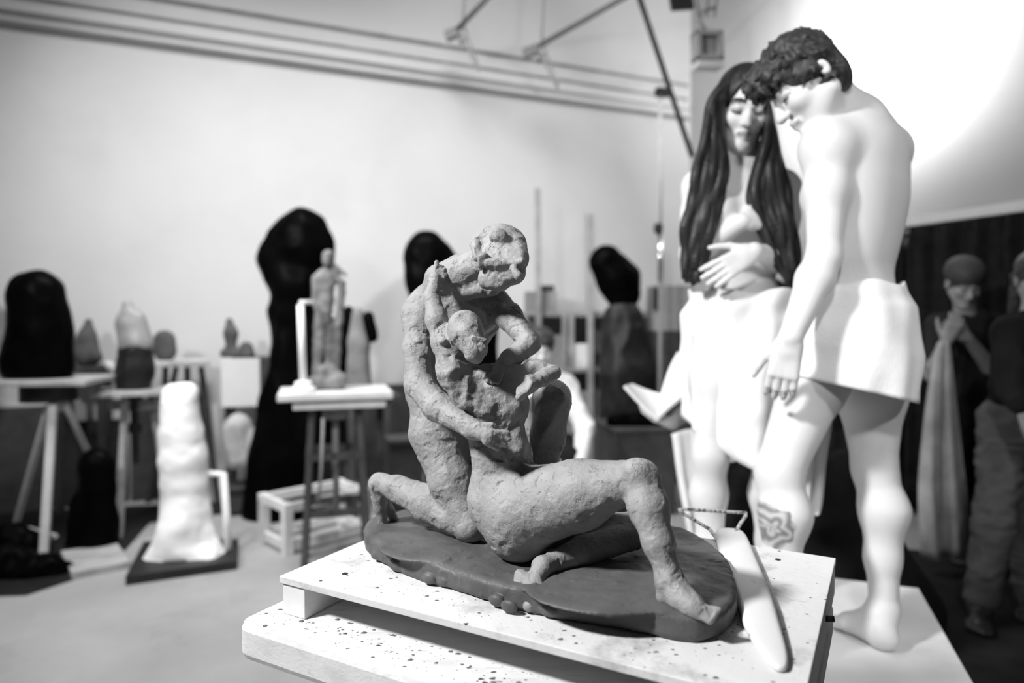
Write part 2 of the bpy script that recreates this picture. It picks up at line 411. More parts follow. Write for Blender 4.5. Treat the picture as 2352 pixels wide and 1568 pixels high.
v, f = s.build(); v = v+normals(v, f)*(vnoise(v*22)*.002+vnoise(v*60)*.0011)[:, None]
v = dabs(v, f, 420, .006, .022, .0011, 5); v[:, 2] = np.maximum(v[:, 2], ZB)
obj('clay_slab', (v, f), M['claytop'], CS_, smooth=True)
# kneeling man
m = SDF(.0019, .012)
def cn(sd, a, b, ra, rb, k=None): sd.cone(S(*a), S(*b), R(ra, a[2]), R(rb, b[2]), k)
def bl_(sd, a, r, k=None): sd.ball(S(*a), R(r, a[2]), k)
cn(m, (1003, 985, 1.255), (983, 880, 1.26), 58, 47, .03); cn(m, (983, 880, 1.26), (992, 745, 1.25), 47, 60, .03)
cn(m, (990, 720, 1.25), (1028, 660, 1.235), 56, 46, .03); cn(m, (1000, 712, 1.25), (1118, 712, 1.265), 52, 46, .03)
cn(m, (1040, 750, 1.255), (1080, 760, 1.27), 55, 50, .03); cn(m, (1030, 840, 1.27), (1060, 1000, 1.27), 60, 55, .03)
m.ell(S(1105, 705, 1.225), (.035, .022, .045), k=.015); m.ell(S(1062, 700, 1.215), (.03, .02, .03), k=.015)
cn(m, (1012, 640, 1.21), (1100, 622, 1.19), 36, 38, .02); cn(m, (1060, 625, 1.2), (1125, 600, 1.17), 42, 40, .015)
cn(m, (1062, 668, 1.195), (1130, 655, 1.17), 20, 24, .008)
# head, bowed to the right and down
m.ell(S(1152, 570, 1.155), (R(60, 1.155), R(60, 1.155), R(56, 1.155)), k=.01)
cn(m, (1128, 594, 1.125), (1190, 590, 1.11), 30, 24, .012); cn(m, (1122, 604, 1.098), (1198, 602, 1.088), 12, 13, .004)
cn(m, (1150, 622, 1.12), (1178, 626, 1.11), 36, 30, .008); cn(m, (1150, 648, 1.115), (1122, 640, 1.125), 22, 24, .01); cn(m, (1180, 618, 1.085), (1190, 634, 1.082), 9, 11, .005)
cn(m, (1190, 560, 1.13), (1196, 600, 1.11), 20, 16, .008)
cn(m, (1094, 562, 1.125), (1098, 590, 1.115), 14, 12, .003); cn(m, (1098, 552, 1.135), (1118, 536, 1.14), 13, 15, .005); cn(m, (1110, 590, 1.1), (1104, 612, 1.105), 13, 8, .002)
m.cone(S(1097, 570, 1.098), S(1099, 578, 1.098), .007, .005, .002, None, -1)
m.ell(S(1144, 541, 1.112), (.016, .006, .0135), k=.004)
# far arm round to the woman's shoulder
cn(m, (1135, 688, 1.235), (1168, 725, 1.215), 33, 29, .014); cn(m, (1168, 725, 1.215), (1212, 782, 1.18), 29, 24, .01); bl_(m, (1218, 787, 1.178), 25, .008)
cn(m, (1215, 790, 1.175), (1172, 825, 1.15), 26, 24, .006); cn(m, (1172, 825, 1.15), (1140, 848, 1.13), 22, 15, .006)
for i, (ex, ey) in enumerate(((1112, 866), (1120, 874), (1131, 878), (1143, 878))): cn(m, (1146+i*4, 842+i*2, 1.12), (ex, ey, 1.1), 8, 6, .003)
# near arm down and across her belly
cn(m, (966, 725, 1.225), (958, 800, 1.2), 38, 31, .02); cn(m, (958, 800, 1.2), (962, 882, 1.175), 30, 31, .015)
cn(m, (964, 885, 1.17), (1005, 935, 1.13), 32, 32, .01); cn(m, (1005, 935, 1.13), (1085, 985, 1.075), 31, 21, .01)
cn(m, (1085, 985, 1.075), (1125, 1000, 1.055), 21, 18, .008)
for i, (ex, ey) in enumerate(((1165, 995), (1170, 1008), (1160, 1021), (1143, 1030))): cn(m, (1118, 992+i*7, 1.052), (ex, ey, 1.055), 10, 7, .003)
cn(m, (1100, 978, 1.06), (1130, 975, 1.055), 10, 7, .004)
# kneeling leg and raised leg
cn(m, (1004, 1000, 1.255), (1038, 1105, 1.225), 60, 50, .02); cn(m, (1038, 1105, 1.225), (1078, 1200, 1.195), 50, 33, .015); bl_(m, (1085, 1212, 1.192), 31, .01)
cn(m, (1072, 1205, 1.2), (990, 1158, 1.25), 34, 42, .01); cn(m, (990, 1158, 1.25), (915, 1122, 1.285), 41, 30, .01); cn(m, (915, 1122, 1.285), (872, 1108, 1.3), 28, 21, .01)
cn(m, (866, 1110, 1.3), (872, 1165, 1.31), 20, 14, .006); cn(m, (872, 1165, 1.31), (882, 1205, 1.315), 14, 13, .005); cn(m, (866, 1106, 1.31), (905, 1195, 1.34), 12, 12, .005)
cn(m, (1130, 1080, 1.31), (1262, 925, 1.25), 48, 40, .02); bl_(m, (1270, 914, 1.225), 41, .01)
cn(m, (1268, 920, 1.222), (1258, 1000, 1.225), 42, 38, .012); cn(m, (1258, 1000, 1.225), (1250, 1100, 1.245), 38, 25, .012); cn(m, (1250, 1100, 1.245), (1245, 1195, 1.27), 25, 22, .01)
cn(m, (1245, 1200, 1.27), (1290, 1215, 1.24), 22, 15, .01)
v, f = m.build(); v = v+normals(v, f)*(vnoise(v*24)*.0012+vnoise(v*70)*.0004)[:, None]
v = facets(v, f, 420, .008, .024, 21); v = dabs(v, f, 1300, .004, .017, .0009, 11); v = facets(v, f, 160, .005, .014, 23)
obj('kneeling_man', (v, f), M['clay'], CS_, smooth=True, label='bowed clay man kneeling behind and holding the seated woman')
# seated woman
w = SDF(.0019, .012)
w.ell(S(1067, 758, 1.105), (R(43, 1.1), R(45, 1.1), R(46, 1.1)), k=.01)
cn(w, (1076, 772, 1.09), (1092, 800, 1.08), 37, 30, .01); cn(w, (1098, 785, 1.06), (1110, 800, 1.06), 8, 9, .005); cn(w, (1088, 775, 1.058), (1112, 783, 1.062), 7, 7, .004)
bl_(w, (1090, 814, 1.08), 20, .008)
cn(w, (1052, 800, 1.12), (1062, 855, 1.13), 27, 28, .012)
cn(w, (1080, 893, 1.135), (1165, 880, 1.15), 42, 38, .02); w.ell(S(1130, 925, 1.14), (.062, .045, .062), k=.02)
bl_(w, (1112, 935, 1.105), 28, .02); bl_(w, (1180, 935, 1.115), 26, .02)
cn(w, (1130, 960, 1.14), (1148, 1030, 1.135), 60, 56, .02); cn(w, (1148, 1035, 1.135), (1150, 1140, 1.135), 58, 74, .025)
cn(w, (1175, 1000, 1.12), (1192, 1065, 1.12), 24, 22, .02); bl_(w, (1182, 1025, 1.105), 22, .01)
cn(w, (1160, 1160, 1.135), (1190, 1215, 1.12), 76, 74, .025)
cn(w, (1205, 1168, 1.11), (1330, 1135, 1.06), 94, 78, .02); cn(w, (1330, 1135, 1.06), (1462, 1098, 1.0), 78, 43, .015)
bl_(w, (1475, 1100, .995), 42, .012); w.ell(S(1462, 1078, .985), (.02, .02, .016), k=.01)
cn(w, (1476, 1110, .99), (1490, 1165, .975), 40, 45, .01); cn(w, (1490, 1165, .975), (1512, 1245, .958), 45, 35, .012); cn(w, (1512, 1245, .958), (1536, 1322, .945), 34, 29, .012)
cn(w, (1534, 1330, .945), (1528, 1368, .945), 28, 22, .01); cn(w, (1540, 1335, .94), (1588, 1385, .915), 30, 26, .012); cn(w, (1560, 1375, .925), (1612, 1405, .905), 26, 17, .01)
for i in range(5): cn(w, (1598+i*4, 1402-i*2, .905), (1630+i*6, 1426-i*7, .895), 9-i*.6, 8-i*.8, .003)
cn(w, (1222, 1215, 1.16), (1440, 1212, 1.155), 46, 36, .015); bl_(w, (1456, 1222, 1.15), 34, .01)
cn(w, (1452, 1228, 1.14), (1345, 1262, 1.1), 34, 33, .01); cn(w, (1345, 1262, 1.1), (1248, 1300, 1.045), 33, 22, .01)
cn(w, (1245, 1302, 1.04), (1222, 1345, 1.01), 24, 20, .008); cn(w, (1230, 1330, 1.015), (1258, 1392, .985), 15, 13, .005); cn(w, (1208, 1330, 1.02), (1216, 1390, .995), 17, 15, .005)
cn(w, (1195, 1320, 1.03), (1188, 1352, 1.02), 13, 11, .005)
# raised arm over his back, other arm resting on his knee
cn(w, (1076, 915, 1.11), (1038, 855, 1.105), 36, 31, .012); cn(w, (1038, 855, 1.105), (1016, 785, 1.12), 31, 26, .01); cn(w, (1016, 785, 1.12), (1003, 735, 1.13), 25, 24, .01)
cn(w, (1003, 735, 1.13), (992, 680, 1.15), 24, 17, .01); cn(w, (992, 680, 1.15), (1000, 640, 1.165), 15, 15, .008); bl_(w, (1018, 782, 1.098), 11, .003)
for i, (ex, ey) in enumerate(((1003, 602), (1012, 612), (1021, 618), (1027, 628))): cn(w, (998+i*5, 645, 1.165), (ex, ey, 1.175), 7, 5, .003)
cn(w, (1168, 868, 1.145), (1235, 850, 1.15), 30, 23, .012); cn(w, (1235, 850, 1.15), (1272, 856, 1.14), 20, 17, .008)
cn(w, (1272, 856, 1.135), (1218, 882, 1.095), 18, 20, .004); cn(w, (1218, 882, 1.095), (1198, 905, 1.08), 20, 14, .006)
for i in range(4): cn(w, (1206+i*5, 890-i*3, 1.078), (1192+i*6, 912-i*4, 1.07), 7, 6, .002)
v, f = w.build(); v = v+normals(v, f)*(vnoise(v*24+5)*.0011+vnoise(v*70)*.0003)[:, None]
tz = (np.abs(v[:, 2]-P(1130, 930, 1.13)[2]) < .085).astype(float)*(v[:, 0] < .06); v = v+normals(v, f)*(tz*(.0016-.0042*np.abs(vnoise(v*48))+.0012*vnoise(v*110)))[:, None]; v = facets(v, f, 240, .008, .022, 22); v = dabs(v, f, 800, .004, .016, .0008, 12); v = facets(v, f, 120, .005, .014, 24)
keep = v[:, 2] > ZB+.001; v[:, 2] = np.maximum(v[:, 2], ZB+.002)
obj('seated_woman', (v, f), M['clay'], CS_, smooth=True, label='clay woman seated on the slab leaning against the man')
# crumbs of clay nobody could count
g = MB(); rg = np.random.default_rng(9)
def inslab(q):
    c = False
    for i in range(len(poly)):
        a, b = poly[i], poly[i-1]
        if (a[1] > q[1]) != (b[1] > q[1]) and q[0] < (b[0]-a[0])*(q[1]-a[1])/(b[1]-a[1])+a[0]: c = not c
    return c
def crumb(c, r):
    k = 5; vs = [c+V(r*math.cos(a)*(.6+rg.random()), r*math.sin(a)*(.4+.6*rg.random()), 0) for a in np.arange(k)*2*math.pi/k]
    vs += [c+V(rg.normal()*r*.2, rg.normal()*r*.2, r*(.2+.35*rg.random()))]
    g.add(vs, [(i, (i+1) % k, k) for i in range(k)]+[tuple(range(k))[::-1]])
n = 0
while n < 420:
    u, vv = rg.random()*bw, rg.random()*bd
    q = B2(u, vv)
    if inslab(q): continue
    dist = min(np.linalg.norm(q-p) for p in poly)
    if rg.random() > math.exp(-dist/.05)+.06: continue
    crumb(V(*q, ZB), .0009+.0032*rg.random()**4); n += 1
for i in range(300): crumb(V(*B2(rg.random()*bw*.9-.03, -.045+.06*rg.random()**.7 if rg.random() < .8 else .03), ZS), .001+.0045*rg.random()**4)
o = obj('clay_crumbs', g, M['clay3'], kind='stuff'); tag(o, 'dark crumbs of clay scattered over the plywood board and plank', 'clay crumbs')
# ------------------------------------------------------------------ wooden clay tool with a wire loop
def TP(px, py, dz=0): return PZ(px, py, ZB+.002+dz)
cl = [((1641, 1226), (1701, 1229)), ((1642, 1240), (1716, 1240)), ((1655, 1290), (1733, 1285)), ((1672, 1345), (1757, 1340)), ((1688, 1392), (1777, 1395)), ((1700, 1416), (1789, 1440)),
      ((1706, 1445), (1798, 1470)), ((1726, 1480), (1807, 1500)), ((1750, 1515), (1811, 1522)), ((1775, 1541), (1809, 1540)), ((1790, 1546), (1803, 1546))]
t = thing('clay_tool', 'large pale wooden clay modelling tool with triangular wire loop lying right of the sculpture', 'tool', TP(1730, 1400, -.002))
top = []; n = len(cl)
for i, (a, b) in enumerate(cl):
    h = .017 if i < 6 else .017-.002*(i-5)
    a0, b0 = PZ(a[0], a[1], ZB+.0005), PZ(b[0], b[1], ZB+.0005)
    if i < 6: a0 = PZ(a[0]+0, a[1], ZB+.0005)
    sx = (b0-a0); e = .16
    ring = []
    for t_, z in ((0, 0), (-.02, .5), (.05, .92), (.25, 1.0), (.5, 1.04), (.75, 1.0), (.95, .9), (1.02, .5), (1, 0)):
        ring.append(a0+sx*t_+V(0, 0, h*z))
    top.append(ring)
k = 9; vs = [p for r_ in top for p in r_]
fs = [(i*k+j, i*k+(j+1) % k, (i+1)*k+(j+1) % k, (i+1)*k+j) for i in range(n-1) for j in range(k)]+[tuple(range(k))[::-1], tuple((n-1)*k+j for j in range(k))]
o = obj('wooden_blade', (vs, fs), M['toolwood'], t, smooth=True)
import bmesh
b_ = bmesh.new(); b_.from_mesh(o.data); bmesh.ops.recalc_face_normals(b_, faces=b_.faces); b_.to_mesh(o.data); b_.free()
e1 = o.modifiers.new('s', 'SUBSURF'); e1.levels = 1; e1.render_levels = 2
wz = .012
pts = [PZ(1646, 1236, ZB+wz), PZ(1630, 1215, ZB+wz+.003), PZ(1595, 1194, ZB+wz+.01), PZ(1562, 1174, ZB+wz+.015), PZ(1560, 1170, ZB+wz+.0165), PZ(1567, 1169, ZB+wz+.017), PZ(1640, 1173, ZB+wz+.017),
       PZ(1706, 1177, ZB+wz+.017), PZ(1713, 1178, ZB+wz+.017), PZ(1713, 1184, ZB+wz+.015), PZ(1700, 1203, ZB+wz+.008), PZ(1690, 1221, ZB+wz+.003), PZ(1684, 1238, ZB+wz)]
obj('wire_loop', MB().tube(pts, .0036, 10), M['wire'], t, smooth=True)
t = obj('nail', MB().tube([V(*B2(bw-.002, bd*.62), ZB-.03), V(*B2(bw+.011, bd*.62), ZB-.028)], .005, 8), M['blackpaint'], smooth=True)
tag(t, 'small dark bolt sticking out of the right side of the plywood board', 'bolt')
# ================================================================== people
def frame(fw, up):
    f_ = nz(fw); u_ = V(up); u_ = nz(u_-f_*(u_@f_)); l_ = np.cross(u_, f_); return f_, u_, l_
def head(sd, c, fw, up, k=1.0, ears=1., cr=(.074, .096, .085), cy=-.015):
    f_, u_, l_ = frame(fw, up); c = V(c); A = [l_, f_, u_]
    q = lambda x, y, z: c+(l_*x+f_*y+u_*z)*k
    kk = .016*k
    sd.ell(q(0, cy, .035), V(cr)*k, A, kk); sd.ell(q(0, .025, -.03), V(.06, .066, .088)*k, A, kk)
    for s in (1, -1):
        sd.cone(q(s*.045, .0, -.05), q(s*.012, .068, -.1), .026*k, .02*k, kk)
        sd.ball(q(s*.036, .064, -.024), .024*k, kk)
        sd.cone(q(s*.042, .073, .022), q(s*.012, .088, .018), .0085*k, .0095*k, .014*k)
        sd.ball(q(s*.033, .1, .0), .0165*k, .012*k, -1)
        sd.ball(q(s*.032, .077, .0), .0145*k, .004*k)
        sd.cone(q(s*.02, .083, -.064), q(0, .096, -.06), .006*k, .0075*k, .005*k)
        sd.cone(q(s*.018, .083, -.07), q(0, .094, -.072), .006*k, .0085*k, .005*k)
        sd.ball(q(s*.012, .1, -.036), .0085*k, .006*k)
        if ears:
            sd.ell(q(s*.077, -.008, -.005), V(.011, .02*ears, .033*ears)*k, A, .006*k); sd.ell(q(s*.086, -.003, -.004), V(.006, .01*ears, .02*ears)*k, A, .004*k, -1)
    sd.ball(q(0, .076, -.1), .021*k, kk)
    sd.cone(q(0, .09, .012), q(0, .111, -.034), .0075*k, .0125*k, .009*k)
    return q, A
def tint_head(v, tn, c, fw, up, k=1., brow=.25, lip=.6, eye=.35, cheek=.95):
    f_, u_, l_ = frame(fw, up); w = (v-V(c))/k; x, y, z = w@l_, w@f_, w@u_; ax = np.abs(x); fr = y > .055
    def put(mask, val): tn[mask] = np.minimum(tn[mask], val)
    put(fr & (ax > .012) & (ax < .052) & (np.abs(z-.0255+(ax-.03)**2*6) < .0058), brow)
    put(fr & (ax > .015) & (ax < .048) & (np.abs(z+.0035+(.00-(ax-.032)**2*14)) < .0038), eye)
    put(fr & (ax > .018) & (ax < .045) & (np.abs(z) < .0085), .62)
    put(fr & (ax < .0235) & (np.abs(z+.066) < .0105-.2*ax), lip)
    put(fr & (ax < .02) & (np.abs(z+.0665) < .0016), lip*.5)
    put(fr & (ax > .004) & (ax < .013) & (np.abs(z+.044) < .003), .4)
def hand(sd, wr, d, n, side, k=1., curl=(.35, .5, .4), spread=.06, thumb=.8):
    d = nz(d); n = V(n); n = nz(n-d*(n@d)); sv = np.cross(d, n); sv = sv if sv@V(side) > 0 else -sv; wr = V(wr)
    sd.cone(wr, wr+d*.03*k, .025*k, .027*k, .012, (n, .75))
    for o in (.026, .009, -.009, -.025): sd.cone(wr+d*.02*k+sv*o*.7*k, wr+d*.092*k+sv*o*k, .015*k, .0115*k, .01)
    for o, L in ((.028, .072), (.0095, .082), (-.0095, .077), (-.027, .06)):
        p = wr+d*.092*k+sv*o*k; a = 0.; dd = nz(d+sv*o*spread/.028)
        for seg, (fr, r0, r1) in enumerate(((.44, .0094, .0086), (.31, .0086, .0078), (.25, .0078, .0068))):
            a += curl[seg]; e = p+(dd*math.cos(a)-n*math.sin(a))*L*fr*k; sd.cone(p, e, r0*k, r1*k, .003); p = e
    p = wr+d*.022*k+sv*.022*k; td = nz(d*.75+sv*thumb-n*.25)
    e = p+td*.042*k; sd.cone(p, e, .0135*k, .011*k, .01); td2 = nz(td+d*.5-n*.15)
    e2 = e+td2*.032*k; sd.cone(e, e2, .0105*k, .0095*k, .004); sd.cone(e2, e2+nz(td2+d*.3)*.026*k, .0095*k, .0075*k, .004)
def foot(sd, an, heel, toe, r=.036, k=1.):
    an, heel, toe = V(an), V(heel), V(toe); d = nz(toe-heel); up = V(0, 0, 1); sv = np.cross(d, up); L = np.linalg.norm(toe-heel)
    sd.ball(heel+d*.012+up*.026, .031*k, .02); sd.cone(an, heel+d*.03+up*.03, r*.95, .032*k, .02); sd.cone(an-up*.0, heel+d*.03+up*.05, r, .03, .02)
    mid = heel+d*L*.66+up*.022
    sd.cone(an+d*.015-up*.02, mid, r*.95, .024*k, .03); sd.cone(heel+d*.04+up*.024, mid, .03*k, .025*k, .02)
    for i, o in enumerate((-.028, -.013, .002, .016, .03)):
        sd.cone(mid+sv*o*.9*k, heel+d*L*(.95-.045*abs(i-1.2))+sv*o*1.05*k+up*.011, .016*k, (.012 if i else .014)*k, .008)
    for s_ in (1, -1): sd.ball(an+sv*s_*.03*k-up*.005, .013, .015)
def person_mesh(name, sd, m_, parent, tints=None, label=None, smooth_it=2):
    v, f = sd.build(); tn = np.ones(len(v))
    if tints: tints(v, tn)
    o = obj(name, (v, f), m_, parent, smooth=True, label=label)
    a = o.data.attributes.new('tint', 'FLOAT', 'POINT'); a.data.foreach_set('value', tn.astype(np.float32)); return o
def limb(sd, pts, rs, k=.03): sd.chain(pts, rs, k)
def mix(a, b, t): return V(a)*(1-t)+V(b)*t
def arm(sd, sh, el, wr, k=1., r=(.052, .047, .038, .042, .026)):
    limb(sd, [sh, mix(sh, el, .4), el], [r[0]*k, r[1]*k, r[2]*k], .03); limb(sd, [el, mix(el, wr, .28), wr], [r[2]*k, r[3]*k, r[4]*k], .02)
def leg(sd, hp, kn, an, back, k=1., r=(.088, .08, .055, .06, .036)):
    back = V(back); limb(sd, [hp, mix(hp, kn, .35), kn], [r[0]*k, r[1]*k, r[2]*k], .04); c = mix(kn, an, .3)+back*.018
    limb(sd, [kn, c, mix(kn, an, .65)+back*.006, an], [r[2]*k*.95, r[3]*k, r[4]*1.15*k, r[4]*k], .03)
def cloth(name, rings, m_, parent, folds=.012, nf=9, seed=1, hem=None, thick=.006, n=140, m=34, label=None, power=1.):
    # rings: list of (centre, axis a, axis b) from the waist to the hem
    rg = np.random.default_rng(seed); ph = rg.random(6)*6.28; vs = []
    for i in range(m):
        t = i/(m-1)*(len(rings)-1); j = min(int(t), len(rings)-2); u = t-j; u = u*u*(3-2*u) if 0 else u
        c = mix(rings[j][0], rings[j+1][0], u); a = mix(rings[j][1], rings[j+1][1], u); b = mix(rings[j][2], rings[j+1][2], u); T = i/(m-1)
        for q in range(n):
            an = q/n*2*math.pi
            fo = folds*(.35+T)*(math.sin(an*nf+ph[0]+2.2*math.sin(T*3+ph[1]))+.6*math.sin(an*(nf*2-3)+ph[2]+T*4))+folds*.7*math.sin(T*17+an*2.2+ph[3])*(1-T*.6)
            ca, sa = math.cos(an), math.sin(an)
            p = c+a*ca+b*sa; p = p+nz(p-c)*fo
            if hem: p = p+V(0, 0, hem(an, p)*T**1.4)
            if T < .12: p = p+V(0, 0, .007*math.sin(an*5+ph[4])*(1-T/.12))
            vs.append(p)
    fs = [(i*n+q, i*n+(q+1) % n, (i+1)*n+(q+1) % n, (i+1)*n+q) for i in range(m-1) for q in range(n)]
    o = obj(name, (vs, fs), m_, parent, smooth=True, label=label); so = o.modifiers.new('thick', 'SOLIDIFY'); so.thickness = thick; so.offset = 1
    return o
def brows(q, k, parent):
    for s_ in (1, -1):
        obj('eyebrow', MB().tube([q(s_*.05, .066, .024), q(s_*.042, .08, .031), q(s_*.026, .092, .031), q(s_*.012, .095, .026)], [.002*k, .0042*k, .005*k, .003*k], 8), M['hairm'], parent, smooth=True)
        obj('eyelashes', MB().tube([q(s_*.049, .072, -.005), q(s_*.04, .086, -.006), q(s_*.03, .0915, -.007), q(s_*.018, .088, -.006)], [.0015*k, .0026*k, .0026*k, .0012*k], 8), M['hairm'], parent, smooth=True)
# ------------------------------------------------------------------ platform
PC = V(*PZ(2110, 1350, .45)[:2]); pu = nz(V(-.94, .345)); pv = nz(V(-.345, -.94))
def PD(u, v): return PC+pu*u+pv*v
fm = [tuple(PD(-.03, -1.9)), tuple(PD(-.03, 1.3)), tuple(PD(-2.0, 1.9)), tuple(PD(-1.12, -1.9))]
tag(obj('floor_shade_mat', MB().slab(fm, 0, .008), M['floorshade']), 'added dark mat in place of shaded floor, right of the light-topped platform', 'mat')  # dark mat added where the floor only lies in shade
t = thing('model_platform', 'low light-topped platform the two models stand on', 'platform', V(*PD(.52, .5), 0))
obj('platform_top', MB().slab([tuple(PD(*q)) for q in ((0, 0), (1.04, 0), (1.04, 1.0), (0, 1.0))], .43, .45), M['podium'], t, bevel=.003)
obj('platform_box', MB().slab([tuple(PD(*q)) for q in ((.02, .02), (1.02, .02), (1.02, .98), (.02, .98))], 0, .43), M['podside'], t)
# ------------------------------------------------------------------ the standing man, seen from behind
man = thing('person', 'person standing with bare back turned to us in a white waist towel, head bowed', 'person', V(*PZ(1900, 1450, .45)[:2], .45), 'two models on the platform')
s = SDF(.0042, .03)
sideM = nz(V(.72, .69, 0)); fwdM = nz(V(-.69, .72, 0)); AM = [sideM, fwdM, V(0, 0, 1)]
s.ell(P(1980, 435, 1.88), (.18, .11, .2), AM, .05); s.ell(P(1982, 345, 1.88), (.165, .085, .085), AM, .06)
s.ell(P(1957, 580, 1.87), (.148, .1, .18), AM, .06); s.ell(P(1955, 735, 1.87), (.15, .115, .15), AM, .05)
shL, shR = P(1899, 340, 1.775), P(2036, 345, 1.97)
s.ball(shL, .064, .04); s.ball(shR, .062, .04); s.cone(shL, P(1960, 275, 1.86), .05, .055, .05); s.cone(shR, P(1975, 270, 1.88), .05, .055, .05)
s.ell(P(2005, 395, 1.84), (.06, .03, .085), AM, .03)                    # shoulder blades
s.ell(P(1935, 400, 1.79), (.06, .03, .085), AM, .03)
for (x, y, d), (x2, y2, d2) in zip([(2018, 400, 1.82), (2012, 470, 1.81), (2000, 540, 1.81)], [(2012, 470, 1.81), (2000, 540, 1.81), (1990, 640, 1.8)]):
    s.cone(P(x, y, d), P(x2, y2, d2), .008, .008, .025, None, -1)
s.cone(P(1888, 450, 1.86), P(1900, 400, 1.84), .055, .05, .05)
hcM, hfM, huM = P(1862, 182, 1.8), V(-.78, .12, -.6), V(-.58, .1, .8); hk = 1.08
s.cone(P(1965, 290, 1.87), P(1892, 195, 1.84), .06, .058, .035); s.cone(P(1915, 290, 1.84), P(1872, 225, 1.82), .045, .045, .03)
qM, hAM = head(s, hcM, hfM, huM, hk, .62, (.073, .08, .078), .004)
elL, wrL = P(1893, 590, 1.73), P(1816, 775, 1.67)
arm(s, shL, elL, wrL, 1.06); hand(s, wrL, V(-.16, .06, -1), V(-.35, -.9, .1), V(-.9, .3, 0), 1.02, (.25, .45, .45), .05, .55)
elR, wrR = P(2030, 565, 2.06), P(1945, 640, 2.03)
arm(s, shR, elR, wrR, 1.0); hand(s, wrR, V(-.75, -.25, -.6), V(-.3, .9, .1), V(-.3, 0, 1), 1.0)
bk = -fwdM
leg(s, P(1995, 800, 1.93), P(2008, 1075, 1.92), P(2030, 1392, 1.885), bk, 1.03, (.09, .086, .054, .059, .036))
leg(s, P(1910, 770, 1.885), P(1789, 1085, 1.8), P(1786, 1405, 1.76), bk, 1.03, (.085, .082, .056, .06, .037))
zf = .457
foot(s, P(2030, 1402, 1.885), PZ(2046, 1492, zf), PZ(1902, 1424, zf), .037)
foot(s, P(1786, 1415, 1.76), V(*P(1800, 1500, 1.76)[:2], zf), V(*(P(1800, 1500, 1.76)[:2]+V(-.11, .22)), zf), .037)
tat = P(1772, 1212, 1.73)
def tintM(v, tn):
    tint_head(v, tn, hcM, hfM, huM, hk, .22, .62, .4)
    w = v-tat; x = w@V(1, .1, 0); z = w[:, 2]; r = np.hypot(x, z*.9); a = np.arctan2(z, x)
    m_ = (r < .05+.004*np.sin(a*9)) & (np.abs(w[:, 1]) < .07)
    pet = np.sin(r*230+1.7*np.sin(a*5)+2.2*vnoise(v*45))*.5+.5
    tn[m_] = (.28+.5*pet)[m_]
person_mesh('body', s, M['skin'], man, tintM)
brows(qM, hk, man)
h = SDF(.004, .02); f_, u_, l_ = frame(hfM, huM)
h.ell(qM(0, .006, .04), V(.082, .086, .084)*hk, hAM, .02); h.ell(qM(0, .078, .068), V(.058, .042, .04)*hk, hAM, .02); h.ell(qM(0, -.05, -.012), V(.06, .034, .065)*hk, hAM, .02)
h.ell(qM(0, .115, -.03), V(.1, .07, .075)*hk, hAM, .01, -1)
for s_ in (1, -1): h.ell(qM(s_*.09, .035, -.06), V(.04, .045, .06)*hk, hAM, .01, -1)
rg = np.random.default_rng(3)
for i in range(520):
    dv = nz(rg.normal(size=3))
    if dv[1] > .45 and dv[2] < .35: continue
    if dv[2] < -.5 and dv[1] > -.5: continue
    if dv[2] < -.32 and dv[1] > -.25: continue
    p0 = V(dv[0]*.08, .006+dv[1]*.084, .04+dv[2]*.081)+(V(0, .0, -.03) if dv[2] < -.3 else 0); tg = nz(np.cross(dv, rg.normal(size=3))+V(0, .45, -.2))
    if abs(p0[0]) > .05 and -.025 < p0[1] < .018 and p0[2] < .018: continue
    p1 = p0+tg*.026+dv*.003; p2 = p1+nz(tg+rg.normal(size=3)*.6)*.018-dv*.004
    h.cone(qM(*p0), qM(*p1), .008, .007, .005); h.cone(qM(*p1), qM(*p2), .007, .003, .005)
for i in range(170):
    dv = nz(rg.normal(size=3)+V(0, .7, .5)); p0 = V(0, .078, .068)+dv*V(.056, .04, .038)
    if p0[2] < .045 or p0[1] < .03: continue
    tg = nz(np.cross(dv, rg.normal(size=3))+V(0, .3, -.5)); p1 = p0+tg*.022+dv*.003; p2 = p1+nz(tg+rg.normal(size=3)*.6)*.016-dv*.003
    h.cone(qM(*p0), qM(*p1), .0075, .0065, .005); h.cone(qM(*p1), qM(*p2), .0065, .003, .005)
v, f = h.build(); obj('short_hair', (v, f), M['hairm'], man, smooth=True, label='short wavy dark hair')
X, Y = V(1, 0, 0), V(0, 1, 0)
cA = lambda a: sideM*a; cB = lambda b: fwdM*b
cloth('waist_towel', [(P(1957, 652, 1.875), cA(.153), cB(.122)), (P(1963, 700, 1.875), cA(.175), cB(.146)), (P(1953, 800, 1.868), cA(.178), cB(.172)), (P(1934, 893, 1.86), cA(.158), cB(.182))],
      M['towel'], man, .0028, 8, 3, lambda an, p: -.22*(p[0]-.93), label='white towel wrapped round the hips')
# ------------------------------------------------------------------ the standing woman with long hair
wom = thing('person', 'person with very long dark hair and white waist cloth, arms folded, facing us', 'person', V(*P(1700, 1380, 2.13)[:2], .45), 'two models on the platform')
s = SDF(.0042, .03)
fwdW = nz(V(.12, -1, 0)); sideW = nz(V(1, .12, 0)); AW = [sideW, fwdW, V(0, 0, 1)]
s.ell(P(1702, 470, 2.17), (.135, .095, .17), AW, .05); s.ell(P(1702, 412, 2.17), (.15, .07, .06), AW, .05)
s.ell(P(1702, 600, 2.17), (.112, .085, .14), AW, .05); s.ell(P(1702, 735, 2.17), (.16, .11, .14), AW, .05)
for x in (1650, 1752): s.ball(P(x, 487, 2.09), .058, .05)
hcW, hfW, huW = P(1706, 252, 2.12), V(-.12, -.93, -.32), V(.05, -.33, .94)
s.cone(P(1702, 410, 2.17), P(1706, 300, 2.14), .054, .05, .03)
qW, hAW = head(s, hcW, hfW, huW, 1.0)
shl, shr = P(1605, 432, 2.17), P(1800, 432, 2.19)
